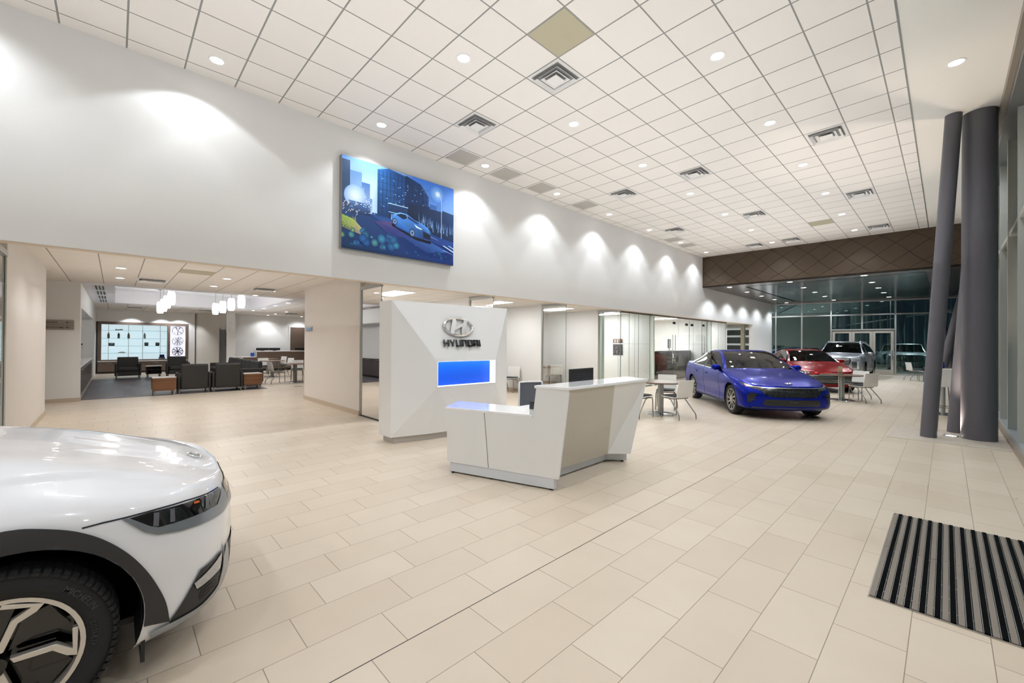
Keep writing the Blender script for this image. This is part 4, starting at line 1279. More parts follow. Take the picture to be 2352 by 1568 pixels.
item('blue_carton', 'open blue carton at the right end of the lowest display shelf', 'carton', 1.78, .665, [('carton', MB().box(-.12, .12, -.07, .07, 0, .10), mat('royal_blue_card', rgb(24, 40, 130), .5)), ('raised_flap', MB().box(-.09, .1, .03, .05, .10, .22), _m['royal_blue_card']), ('printed_band', MB().box(-.1, .1, -.073, -.07, .02, .06), WHITE)])
def alloy(x, z, c, ns, lab):
    t = thing('alloy_wheel', lab, 'wheel', (x, 28.14, z))
    mt_ = mat('alloy_%d' % c[0], rgb(*c), .25, metal=.8)
    m = MB().lathe([(.222, .03), (.235, 0), (.235, -.05), (.222, -.06), (.212, -.03), (.212, .03)], n=40, ax='y', close=True)
    m.build('rim', mt_, t, smooth=40)
    m = MB()
    for k in range(ns):
        a_ = 2 * PI * k / ns + .2
        for da in (-.09, .09):
            p = (.045 * math.cos(a_), -.045, .045 * math.sin(a_)); q = (.216 * math.cos(a_ + da), -.035, .216 * math.sin(a_ + da))
            m.tube([p, q], [.016, .011], 6)
    m.build('spokes', mt_, t)
    MB().cyl((0, -.06, 0), (0, -.02, 0), .05, n=20).build('hub_cap', mt_, t)
alloy(2.41, 2.14, (176, 178, 188), 7, 'silver alloy wheel at the top of the lit wheel display')
alloy(2.41, 1.60, (196, 198, 210), 10, 'bright silver alloy wheel in the middle of the lit wheel display')
alloy(2.41, 1.05, (40, 44, 58), 8, 'black alloy wheel at the bottom of the lit wheel display')

# service area: counter, monitors, door, tables and chairs
sc_ = thing('service_counter', 'taupe service counter with white top and a lower white-topped wing', 'counter', (0, 25.9, 0))
MB().box(5.59, 9.6, 0, .5, .1, 1.04).build('front_panel', TAUPE, sc_)
MB().box(5.55, 9.65, -.03, .6, 1.04, 1.085).build('counter_top', WHITE, sc_, bevel=.004)
MB().box(4.60, 5.59, .05, .5, .1, .74).build('wing_panel', TAUPE, sc_)
MB().box(4.55, 5.59, 0, .6, .74, .785).build('wing_top', WHITE, sc_, bevel=.004)
MB().box(5.55, 5.6, 0, .5, .74, 1.04).build('end_upstand', WHITE, sc_)
MB().box(4.62, 9.6, .04, .5, 0, .1).build('plinth', BLACK, sc_)
for x, w_, lab in ((5.95, .62, 'low black monitor on the service counter, left one'), (6.55, .56, 'low black monitor on the service counter, right one'), (8.05, .9, 'dark wide monitor on the service counter in front of the brown door')):
    t = thing('counter_monitor', lab, 'monitor', (x, 26.3, 1.087))
    MB().box(-w_ / 2, w_ / 2, -.02, .02, .02, .16).build('screen_housing', BLACK, t, bevel=.006)
    MB().box(-.08, .08, -.05, .05, 0, .02).build('stand', BLACK, t)
t = thing('brochure_stand', 'little blue brochure stand on the low wing of the service counter', 'brochure stand', (5.42, 26.05, .787))
MB().box(-.09, .07, -.03, .03, 0, .20).build('brochures', mat('bright_blue', rgb(40, 90, 190), .5), t)
MB().box(.08, .11, -.05, .05, 0, .38).build('stand_panel', mat('pale_acrylic', rgb(214, 220, 230), .2), t)
d = bpy.data.objects.new('door_5', None); COL.objects.link(d); d.location = (7.6, 27.2, 0); struct(d)
MB().box(0, .95, -.03, 0, 0, 2.47).build('door_leaf', TAUPE, d)
m = MB().box(-.08, 0, -.04, 0, 0, 2.55); m.box(.95, 1.03, -.04, 0, 0, 2.55); m.box(0, .95, -.04, 0, 2.47, 2.55)
m.build('door_frame', WHITE, d)
d = bpy.data.objects.new('door_6', None); COL.objects.link(d); d.location = (4.02, 25.8, 0); struct(d)
d.rotation_euler = (0, 0, math.radians(-67))
MB().box(-.12, .25, -.075, -.035, 0, 2.2).build('door_leaf', ALUD, d)
MB().box(-.15, -.12, -.08, -.03, 0, 2.24).build('door_frame', ALU, d)
ts = dup(tb, (5.15, 17.75, 0), .5, 'round table in the service waiting area nearest the corridor wall', 'service area tables')
dup(tb, (5.15, 21.0, 0), .9, 'round table in the service waiting area, nearer the sofa', 'service area tables')
dup(tb, (5.55, 23.5, 0), .9, 'round table in the service waiting area right in front of the counter', 'service area tables')
for x, y, dg, lab in ((4.45, 17.65, 10, 'white shell chair left of the nearest service area table, seen side on'), (5.75, 17.35, 165, 'white shell chair cut off by the corridor wall at the nearest service table'), (5.45, 18.5, 250, 'white shell chair behind the nearest service area table'),
                      (5.0, 21.75, 270, 'white shell chair behind the second service area table'), (5.8, 21.3, 200, 'white shell chair right of the second service area table'),
                      (4.65, 23.6, 10, 'white shell chair peeping over the sofa back'), (6.2, 23.9, 200, 'white shell chair by the far service table')):
    put(x, y, dg, lab)
t = thing('wall_plaque', 'small blue and silver wall plaque on the beige corridor wall', 'sign', (3.84, 12.05, 1.95))
MB().box(-.02, 0, -.27, .27, -.06, .06).build('plate', ALU, t)
MB().box(-.023, -.019, -.26, .12, -.055, .02).build('blue_panel', mat('pale_blue_print', rgb(120, 160, 205), .4), t)

# ------------------------------------------------------------------ offices
def desk(x, y, rz, lab, h=.75):
    t = thing('office_desk', lab, 'desk', (x, y, 0), rz)
    MB().box(-h, h, -.35, .35, .715, .74).build('desk_top', mat('table_walnut_118'), t)
    for s in (-h + .03, h - .03):
        m = MB().box(s - .02, s + .02, -.3, -.25, 0, .715); m.box(s - .02, s + .02, .25, .3, 0, .715); m.build('leg', ALU, t)
    MB().box(-h + .15, h - .15, -.01, .01, .35, .70).build('modesty_panel', WHITE, t)
    return t
desk(5.1, 10.4, 0, 'desk in the open office behind the logo wall, seen through the glass wing')
desk(8.0, 10.3, 0, 'desk in the second open office')
desk(11.95, 10.55, -.77, 'desk with a monitor in the third open office', .5)
put(9.28, 9.75, 200, 'white shell chair just right of the logo wall, in the second open office')
put(11.33, 10.30, 46, 'white shell chair in the third open office, left of the pair')
put(11.73, 9.92, 46, 'white shell chair in the third open office, right of the pair')
def monitor(x, y, z, rz, w_, h_, lab, scr=None):
    t = thing('office_monitor', lab, 'monitor', (x, y, z), rz)
    MB().box(-w_ / 2, w_ / 2, -.015, .015, .1, .1 + h_).build('screen_housing', BLACK, t, bevel=.005)
    MB().box(-w_ / 2 + .012, w_ / 2 - .012, -.018, -.0145, .112, .1 + h_ - .012).build('screen', scr or BLACKG, t)
    m = MB().box(-.1, .1, -.08, .08, 0, .012); m.box(-.02, .02, 0, .02, .01, .15); m.build('stand', BLACK, t)
monitor(11.78, 10.84, .742, -.3, .5, .32, 'monitor showing a blue landscape in the third open office', mat('screen_blue', rgb(40, 70, 120), .3, emit=.5, ecol=rgb(46, 84, 140)))
t = thing('wall_poster', 'black and white photo poster with a pale strip on the office wall behind glass', 'poster', (14.905, 9.55, 1.12))
pa = Art(.50, .70)
pa.rect(0, 1, 0, 1, (236, 236, 236)); pa.rect(.04, .96, .02, .66, (40, 38, 42), (66, 62, 64)); pa.rect(.04, .96, .72, .98, (60, 44, 42), (150, 120, 110))
for i in range(26):
    u, v = rr.uniform(.06, .8), rr.uniform(.05, .55)
    pa.poly([(u, v), (u + .14, v + .03), (u + .12, v + .07), (u + .02, v + .05)], rr.choice([(96, 92, 96), (24, 22, 26), (130, 120, 122), (60, 56, 60)]))
for i in range(8):
    u = rr.uniform(.06, .8); pa.poly([(u, .74), (u + .12, .76), (u + .1, .92), (u + .02, .95)], rr.choice([(180, 150, 136), (70, 50, 46), (220, 206, 196)]))
po = pa.build('poster_print', vcol_mat('poster_ink', .04), t); po.rotation_euler = (0, 0, -PI / 2); po.location = (-.006, 0, 0)
MB().box(-.004, 0, -.50, 0, 0, .70).build('poster_board', WHITE, t)
# conference room counter
cr = thing('conference_counter', 'dark taupe counter with a white top inside the glass conference room', 'counter', (16.4, 8.62, 0))
MB().box(0, 3.93, .02, .6, 0, 1.27).build('front_panel', mat('dark_taupe_gloss', rgb(84, 74, 66), .12, coat=.5), cr)
MB().box(-.02, 3.96, 0, .65, 1.27, 1.31).build('counter_top', WHITE, cr, bevel=.004)
MB().box(3.93, 3.97, .0, .64, 0, 1.27).build('end_panel', WHITE, cr)
monitor(16.95, 8.95, 1.312, .1, .9, .42, 'wide dark monitor on the conference counter, left')
monitor(18.75, 8.95, 1.312, .2, .5, .42, 'small dark monitor on the conference counter, right')
m = MB()
# white panelled walls seen through the glass: joints
for x in (15.062, 20.446):
    pass
struct(MB().box(15.06, 20.45, 11.27, 11.29, 1.555, 1.562).build('trim_7', mat('panel_joint', rgb(168, 170, 172), .5)))
j = MB()
for y in (8.55, 9.3):
    j.box(14.914, 14.921, y - .004, y + .004, 0, ZO); j.box(20.444, 20.451, y - .004, y + .004, 0, ZO)
for x in (14.914, 20.444):
    j.box(x, x + .007, 7.93, 11.3, 1.60, 1.607)
struct(j.build('trim_8', _m['panel_joint']))
# long pull handles and patch fittings of the glass double door, hung on the conference front
gd = bpy.data.objects.new('door_7', None); COL.objects.link(gd); gd.location = (16.75, 7.80, 0); struct(gd)
for x, s in ((.0, 1), (3.0, -1)):
    for yy in (-.055, .055):
        MB().tube([(x, yy, .78), (x, yy, 1.98)], .016, 8).build('pull_handle', STEEL, gd)
    m = MB().tube([(x, -.055, 1.80), (x, .055, 1.80)], .01, 6); m.tube([(x, -.055, .93), (x, .055, .93)], .01, 6); m.build('handle_bolt', STEEL, gd)
    MB().box(x - .05, x + .06, -.025, .025, 1.02, 1.2).build('door_lock', STEEL, gd)
    MB().box(x - .08, x + .1, -.02, .02, 2.43, 2.52).build('patch_fitting', BLACK, gd)
for x in (1.2, 1.75):
    MB().box(x - .1, x + .1, -.02, .02, 2.40, 2.50).build('patch_fitting', BLACK, gd)
m = MB()
for x in (1.48,):
    m.box(x - .005, x + .005, -.008, .008, .02, 2.6)
m.build('glass_edge', CLEARE, gd)
# ------------------------------------------------------------------ cars
def hermite(p, t):
    """non-uniform cubic through points p (list of Vectors) with knots t, returns f(u)"""
    n = len(p)
    d = []
    for i in range(n):
        if i == 0:
            d.append((p[1] - p[0]) / max(t[1] - t[0], 1e-9))
        elif i == n - 1:
            d.append((p[-1] - p[-2]) / max(t[-1] - t[-2], 1e-9))
        else:
            h0, h1 = max(t[i] - t[i - 1], 1e-9), max(t[i + 1] - t[i], 1e-9)
            a, b = (p[i] - p[i - 1]) / h0, (p[i + 1] - p[i]) / h1
            d.append((a * h1 + b * h0) / (h0 + h1))
    return d

def dense(p, k, t):
    """k samples per span of the smooth curve through p"""
    d = hermite(p, t)
    out = []
    for i in range(len(p) - 1):
        h = t[i + 1] - t[i]
        for s in range(k):
            u = s / k
            a = 2 * u ** 3 - 3 * u ** 2 + 1; b = u ** 3 - 2 * u ** 2 + u
            c = -2 * u ** 3 + 3 * u ** 2; e = u ** 3 - u ** 2
            out.append(p[i] * a + d[i] * (b * h) + p[i + 1] * c + d[i + 1] * (e * h))
    out.append(p[-1])
    return out

def body_grid(st, ku, kv):
    """st[i][j]: control points; returns dense grid, same spacing rules everywhere so parts share their edges"""
    G = [[Vector(q) for q in row] for row in st]
    ni, nj = len(G), len(G[0])
    def knots(rows):
        t = [0.]
        for a, b in zip(rows, rows[1:]):
            t.append(t[-1] + max(.02, sum((x - y).length for x, y in zip(a, b)) / len(a)) ** .75)
        return t
    ti = knots(G)
    cols = [[G[i][j] for i in range(ni)] for j in range(nj)]
    tj = knots(cols)
    cd = [dense(c, ku, ti) for c in cols]            # nj lists of dense i
    rows = [[cd[j][i] for j in range(nj)] for i in range(len(cd[0]))]
    return [dense(r, kv, tj) for r in rows]

def decal(bvh, poly, org, U, V, off=.004, res=.03, back=5., thick=0.):
    """patch on a body: polygon (u, v) in the plane org + u U + v V, dropped along U x V onto the surface"""
    N = U.cross(V).normalized()
    us = [p[0] for p in poly]; vs = [p[1] for p in poly]
    pts = []
    n = len(poly)
    edges, bp_ = [], []
    for i in range(n):
        a, b = Vector(poly[i]), Vector(poly[(i + 1) % n])
        k = max(1, int((b - a).length / res))
        for s in range(k):
            bp_.append(a + (b - a) * (s / k))
    m = len(bp_)
    edges = [(i, (i + 1) % m) for i in range(m)]
    pts = list(bp_)
    x = min(us) + res / 2
    while x < max(us):
        y = min(vs) + res / 2
        while y < max(vs):
            c = False
            for i in range(n):
                (x1, y1), (x2, y2) = poly[i], poly[(i + 1) % n]
                if (y1 > y) != (y2 > y) and x < (x2 - x1) * (y - y1) / (y2 - y1) + x1:
                    c = not c
            if c:
                pts.append(Vector((x, y)))
            y += res
        x += res
    r = delaunay_2d_cdt(pts, edges, [], 1, 1e-5)
    vv, ok = [], []
    for p in r[0]:
        o = org + U * p.x + V * p.y - N * back
        h = bvh.ray_cast(o, N)
        if h[0] is None:
            ok.append(False); vv.append(Vector((0, 0, 0)))
        else:
            ok.append(True); vv.append(h[0] - N * off)
    fs = [tuple(f) for f in r[2] if all(ok[i] for i in f)]
    used = sorted({i for f in fs for i in f})
    mp = {j: i for i, j in enumerate(used)}
    mb = MB()
    mb.add([vv[j] for j in used], [tuple(mp[i] for i in f) for f in fs])
    return mb

def strip_poly(pts, w):
    """thin polygon along a polyline"""
    P = [Vector(p) for p in pts]
    L, R = [], []
    for i, p in enumerate(P):
        t = (P[min(i + 1, len(P) - 1)] - P[max(i - 1, 0)]).normalized()
        n = Vector((-t.y, t.x)) * w / 2
        L.append(tuple(p + n)); R.append(tuple(p - n))
    return L + R[::-1]

def make_wheel(R_, wd, rim_r, m_spoke, ns, parent, x, y, z, side, style):
    w_ = bpy.data.objects.new('wheel', None)
    COL.objects.link(w_); w_.parent = parent; w_.location = (x, y, z)
    if side < 0: w_.rotation_euler = (0, 0, PI)
    # wheel local: +y is the outside
    h = wd / 2
    n = 72
    prof = [(rim_r, -h * .8), (rim_r + .03, -h * .98), (R_ - .05, -h), (R_ - .012, -h * .86), (R_, -h * .5), (R_, h * .5), (R_ - .012, h * .86), (R_ - .05, h), (rim_r + .03, h * .98), (rim_r + .006, h * .86), (rim_r, h * .8)]
    MB().lathe(prof, n=n, ax='y').build('tyre', RUB, w_, smooth=35)
    g = MB()
    g.lathe([(rim_r + .004, h * .83), (rim_r + .004, h * .87), (rim_r - .012, h * .87), (rim_r - .02, h * .6), (rim_r - .02, -h * .8), (rim_r, -h * .8)], n=48, ax='y')
    g.build('rim', m_spoke, w_, smooth=35)
    MB().lathe([(0, h * .30), (rim_r - .02, h * .30)], n=40, ax='y').build('rim_dish', BLACKG, w_)
    g = MB()
    def pl(poly, d0, d1): g.prism(poly, d0, d1, 'y')
    for k in range(ns):
        a = 2 * PI * k / ns
        def P(r, da): return (r * math.cos(a + da), r * math.sin(a + da))
        if style == 'turbine':
            pl([P(.05, -.35), P(.05, .35), P(rim_r * .6, .22), P(rim_r - .012, .34), P(rim_r - .012, .12), P(rim_r * .55, .02)], h * .45, h * .78)
        elif style == 'multi':
            pl([P(.045, -.3), P(.045, .3), P(rim_r - .01, .11), P(rim_r - .01, -.11)], h * .45, h * .78)
    if style != 'aero':
        g.cyl((0, h * .4, 0), (0, h * .82, 0), .055, n=20)
        g.build('spokes', m_spoke, w_)
    MB().cyl((0, h * .5, 0), (0, h * .84, 0), .03, n=16).build('hub_cap', BLACKG if style == 'aero' else m_spoke, w_)
    return w_

CARBVH = {}
def make_car(name, label, loc, rz, st, spec, paint, scale=1.0, ku=6, kv=5):
    root = thing(name, label, 'car', loc, rz)
    root.scale = (scale,) * 3
    D = body_grid(st, ku, kv)
    if spec.get('warp'):
        D = [[spec['warp'](p) for p in row] for row in D]
    NI, NJ = len(D), len(D[0])
    verts, idx = [], {}
    def vid(i, j, s):
        k = (i, j, s if j < NJ - 1 else 1)
        if k not in idx:
            p = D[i][j]
            idx[k] = len(verts)
            verts.append(Vector((p.x, p.y * s if j < NJ - 1 else 0., p.z)))
        return idx[k]
    parts = {}
    allf = []
    def region(i, j):
        ci, cj = i / ku, j / kv
        for nm, i0, i1, j0, j1 in spec['glass']:
            if i0 <= ci < i1 and j0 <= cj < j1:
                return nm
        return 'body'
    wheels = spec['wheels']; Ra = spec['arch']; zr_ = spec['zw']
    faces = []
    for s in (1, -1):
        for i in range(NI - 1):
            for j in range(NJ - 1):
                f = [vid(i, j, s), vid(i + 1, j, s), vid(i + 1, j + 1, s), vid(i, j + 1, s)]
                if s < 0: f = f[::-1]
                f2 = []
                for q in f:
                    if q not in f2: f2.append(q)
                faces.append((region(i, j), tuple(f2), s))
    hw = spec['hw']
    def inarch(p):
        if abs(p.y) < .62 * hw: return None
        for wx in wheels:
            d = math.hypot(p.x - wx, p.z - zr_)
            if d < Ra: return wx, d
        return None
    keep = []
    for r, f, s in faces:
        if r == 'body' and all(inarch(verts[q]) for q in f):
            continue
        keep.append((r, f, s))
    usedv = {q for r, f, s in keep for q in f}
    for q in usedv:
        a = inarch(verts[q])
        if a:
            wx, d = a
            p = verts[q]
            k = Ra / max(d, 1e-4)
            verts[q] = Vector((wx + (p.x - wx) * k, p.y, zr_ + (p.z - zr_) * k))
    bvh = BVHTree.FromPolygons(verts, [f for r, f, s in keep])
    CARBVH[root.name] = bvh
    byname = {}
    for r, f, s in keep:
        key = r if r in ('body', 'windscreen', 'rear_window') else (r, s)
        byname.setdefault(key, []).append(f)
    glassm = {'windscreen': CARG, 'rear_window': spec.get('rearglass', CARG), 'side_window': spec.get('sideglass', CARG)}
    body = None
    for key, fl in byname.items():
        nm = key if isinstance(key, str) else key[0]
        us = sorted({q for f in fl for q in f}); mp = {q: i for i, q in enumerate(us)}
        mb = MB(); mb.add([verts[q] for q in us], [tuple(mp[q] for q in f) for f in fl])
        o = mb.build('body_shell' if nm == 'body' else nm, paint if nm == 'body' else glassm[nm], root, smooth=spec.get('sharp', 42))
        if nm == 'body': body = o
    X, Y, Z = Vector((1, 0, 0)), Vector((0, 1, 0)), Vector((0, 0, 1))
    # wheel wells and floor
    for wx in wheels:
        for s in (1, -1):
            g = MB()
            pr = []
            for k in range(25):
                a = -.35 + (PI + .7) * k / 24
                pr.append((wx + (Ra - .004) * math.cos(a), zr_ + (Ra - .004) * math.sin(a)))
            vs = [(x, s * .5 * hw, z) for x, z in pr] + [(x, s * (hw - spec.get('lip', .04)), z) for x, z in pr]
            n = len(pr)
            g.add(vs, [(i, i + 1, n + i + 1, n + i) for i in range(n - 1)] + [tuple(range(n))])
            g.build('wheel_well', mat('arch_liner', rgb(14, 14, 14), .9), root)
    fx0, fx1 = spec['floor']
    MB().box(fx0, fx1, -.72 * hw, .72 * hw, spec['zf'], spec['zf'] + .03).build('underbody', BLACK, root)
    for wx in wheels:
        for s in (1, -1):
            make_wheel(spec['R'], spec['wd'], spec['rim'], spec['spoke'], spec['ns'], root, wx, s * (hw - spec['wd'] / 2 - spec.get('inset', .03)), spec['R'], s, spec['style'])
    def front(poly, nm, m, off=.006, lab=None, res=.03, par=None):
        o = decal(bvh, poly, Vector((0, 0, 0)), Y, Z, off, res) if False else decal(bvh, [(-y, z) for y, z in poly], Vector((0, 0, 0)), -Y, Z, off, res)
        b = o.build(nm, m, par or root, smooth=50)
        return b
    def side(s, poly, nm, m, off=.006, res=.03, par=None):
        # s=-1: right side seen from -y ; s=+1: left side
        if s < 0:
            mb = decal(bvh, poly, Vector((0, 0, 0)), X, Z, off, res)
        else:
            mb = decal(bvh, [(-x, z) for x, z in poly], Vector((0, 0, 0)), -X, Z, off, res)
        return mb.build(nm, m, par or root, smooth=50)
    def oblique(ang, poly, nm, m, off=.006, res=.03, par=None):
        """looking at the car from azimuth ang (deg, 0 = straight at the nose)"""
        a = math.radians(ang)
        U = Vector((-math.sin(a), math.cos(a), 0))
        mb = decal(bvh, poly, Vector((0, 0, 0)), U, Z, off, res)
        return mb.build(nm, m, par or root, smooth=50)
    return root, bvh, front, side, oblique, D

def cabin(root, x_dash, x_seat, z_floor, z_belt, hw, col=(40, 40, 42), wheel_y=.36):
    im = mat('cabin_%d' % col[0], rgb(*col), .7)
    MB().prism([(x_dash + .25, z_floor), (x_dash + .30, z_belt - .02), (x_dash - .05, z_belt - .0), (x_dash - .2, z_belt - .2), (x_dash - .2, z_floor)], -hw * .8, hw * .8, 'y').build('dashboard', im, root, bevel=.03)
    for s in (-1, 1):
        q = MB().prism([(x_seat + .3, z_floor + .1), (x_seat + .3, z_floor + .28), (x_seat - .12, z_floor + .25), (x_seat - .34, z_belt - .02), (x_seat - .46, z_belt - .02), (x_seat - .3, z_floor + .1)], s * .36 - .24, s * .36 + .24, 'y')
        o = q.build('seat', im, root, bevel=.04)
        MB().box(x_seat - .46, x_seat - .38, s * .36 - .13, s * .36 + .13, z_belt, z_belt + .19).build('headrest', im, o, bevel=.03)
    MB().prism([(x_seat - .8, z_floor + .1), (x_seat - .8, z_floor + .35), (x_seat - 1.15, z_belt), (x_seat - 1.3, z_belt), (x_seat - 1.2, z_floor + .1)], -hw * .72, hw * .72, 'y').build('rear_seat', im, root, bevel=.04)
    g = MB()
    n = 28
    pts = []
    for i in range(n + 1):
        a = 2 * PI * i / n
        pts.append((x_dash - .32 - .07 * math.sin(a), wheel_y + .175 * math.cos(a), z_belt - .05 + .165 * math.sin(a)))
    g.tube(pts, .014, 8)
    g.tube([pts[0], (x_dash - .3, wheel_y, z_belt - .06), pts[14]], .014, 6)
    g.tube([(x_dash - .3, wheel_y, z_belt - .06), (x_dash, wheel_y, z_belt - .2)], .025, 6)
    g.build('steering_wheel', mat('dark_grip', rgb(58, 58, 60), .5), root)

def mirror(root, x, y, z, s, paint):
    m = MB()
    m.lathe([(0, -.10), (.05, -.095), (.078, -.05), (.085, 0), (.07, .07), (.03, .10), (0, .105)], n=18, ax='y')
    m.v = [(p[0] * .8, p[1] * 1.0, p[2] * .85) for p in m.v]
    o = m.build('wing_mirror', paint, root, smooth=60, loc=(x, y + s * .12, z))
    MB().tube([(.0, -s * .18, -.06), (0, -s * .06, -.05)], .022, 8).build('mirror_arm', BLACK, o)
    MB().quad((-.069, -.09, -.05), (-.069, .09, -.05), (-.069, .09, .05), (-.069, -.09, .05)).build('mirror_glass', CHROME, o)

def S(*pts):
    return list(pts)

def sedan_stations():
    def low(x, k=1.0, z3=.68):
        return [(x, .74 * k, .17), (x, .872 * k, .215), (x, .886 * k, .45), (x, .916 * k, z3 + .04)]
    st = []
    st.append([(2.08, 0, .19), (2.18, 0, .24), (2.225, 0, .40), (2.215, 0, .58), (2.15, 0, .685)] + [(2.15, 0, .69)] * 4)
    st.append([(2.04, .45, .19), (2.13, .45, .24), (2.175, .45, .40), (2.165, .45, .58), (2.095, .45, .69), (2.09, .35, .70), (2.085, .25, .708), (2.08, .12, .712), (2.08, 0, .714)])
    st.append([(1.90, .72, .19), (1.98, .79, .24), (2.00, .81, .40), (1.97, .80, .60), (1.87, .75, .71), (1.85, .62, .745), (1.85, .5, .765), (1.86, .25, .785), (1.87, 0, .792)])
    st.append([(1.74, .76, .18), (1.76, .86, .23), (1.76, .893, .42), (1.73, .885, .63), (1.66, .83, .75), (1.63, .70, .805), (1.63, .56, .825), (1.64, .28, .845), (1.65, 0, .85)])
    st.append(low(1.36, .995, .67) + [(1.33, .86, .82), (1.30, .72, .872), (1.29, .6, .89), (1.29, .3, .905), (1.29, 0, .91)])
    st.append(low(1.05, 1, .68) + [(1.02, .868, .875), (.98, .77, .935), (.97, .66, .95), (.99, .34, .965), (1.0, 0, .97)])
    st.append(low(.80, 1, .68) + [(.78, .872, .91), (.76, .81, .965), (.77, .735, .975), (.87, .40, .995), (.92, 0, 1.0)])
    st.append(low(.42, 1, .69) + [(.42, .874, .935), (.36, .70, 1.175), (.39, .645, 1.19), (.48, .35, 1.205), (.52, 0, 1.21)])
    st.append(low(.02, 1, .695) + [(.02, .875, .95), (-.06, .615, 1.335), (-.02, .555, 1.362), (.05, .30, 1.378), (.08, 0, 1.382)])
    st.append(low(-.42, 1, .70) + [(-.42, .876, .965), (-.42, .595, 1.372), (-.42, .53, 1.402), (-.42, .28, 1.416), (-.42, 0, 1.42)])
    st.append(low(-.95, 1, .71) + [(-.95, .872, .985), (-1.0, .585, 1.325), (-1.06, .52, 1.36), (-1.12, .28, 1.378), (-1.14, 0, 1.382)])
    st.append(low(-1.36, 1, .73) + [(-1.36, .862, 1.005), (-1.46, .63, 1.205), (-1.55, .565, 1.228), (-1.62, .3, 1.24), (-1.64, 0, 1.242)])
    st.append(low(-1.74, .995, .76) + [(-1.74, .84, 1.02), (-1.86, .70, 1.06), (-1.95, .60, 1.082), (-2.02, .3, 1.09), (-2.04, 0, 1.092)])
    st.append([(-2.05, .70, .22), (-2.1, .83, .28), (-2.1, .875, .48), (-2.1, .875, .78), (-2.1, .79, 1.02), (-2.15, .66, 1.06), (-2.18, .52, 1.07), (-2.2, .27, 1.078), (-2.2, 0, 1.08)])
    st.append([(-2.28, .60, .26), (-2.36, .68, .32), (-2.38, .72, .50), (-2.38, .70, .78), (-2.36, .64, 1.0), (-2.37, .52, 1.05), (-2.37, .42, 1.06), (-2.37, .22, 1.065), (-2.37, 0, 1.066)])
    st.append([(-2.36, 0, .28), (-2.44, 0, .34), (-2.46, 0, .52), (-2.45, 0, .80), (-2.43, 0, 1.02)] + [(-2.41, 0, 1.05)] * 4)
    return st
SEDAN = dict(glass=[('windscreen', 6, 8, 6, 8), ('side_window', 6, 11.0, 4, 5), ('rear_window', 10, 12, 6, 8)], wheels=(1.36, -1.36), arch=.365, zw=.335, hw=.913, floor=(-2.1, 1.9), zf=.19,
             R=.325, wd=.215, rim=.235, spoke=mat('turbine_silver', rgb(170, 168, 164), .25, metal=.85), ns=10, style='turbine', inset=.022)
def carpaint(name, c, metal=.25):
    m = mat(name, rgb(*c), .27, metal=metal, coat=.3)
    m.node_tree.nodes['Principled BSDF'].inputs['Coat IOR'].default_value = 1.33
    m.node_tree.nodes['Principled BSDF'].inputs['Specular IOR Level'].default_value = .2
    return m
LAMPG = mat('headlamp_lens', rgb(60, 60, 62), .08, coat=1.)
LAMPW = mat('lamp_reflector', rgb(220, 222, 226), .15, metal=.6)
AMBER = mat('amber_reflector', rgb(214, 108, 32), .25)
GRILL = mat('grille_black', rgb(16, 16, 17), .25)
GRILG = mat('grille_grey', rgb(44, 44, 46), .35)

def seams(side, x_list, roof=None):
    for s in (1, -1):
        for nm, pts in x_list:
            side(s, strip_poly(pts, .008), nm, mat('panel_gap', rgb(12, 12, 14), .8), .002, .05)

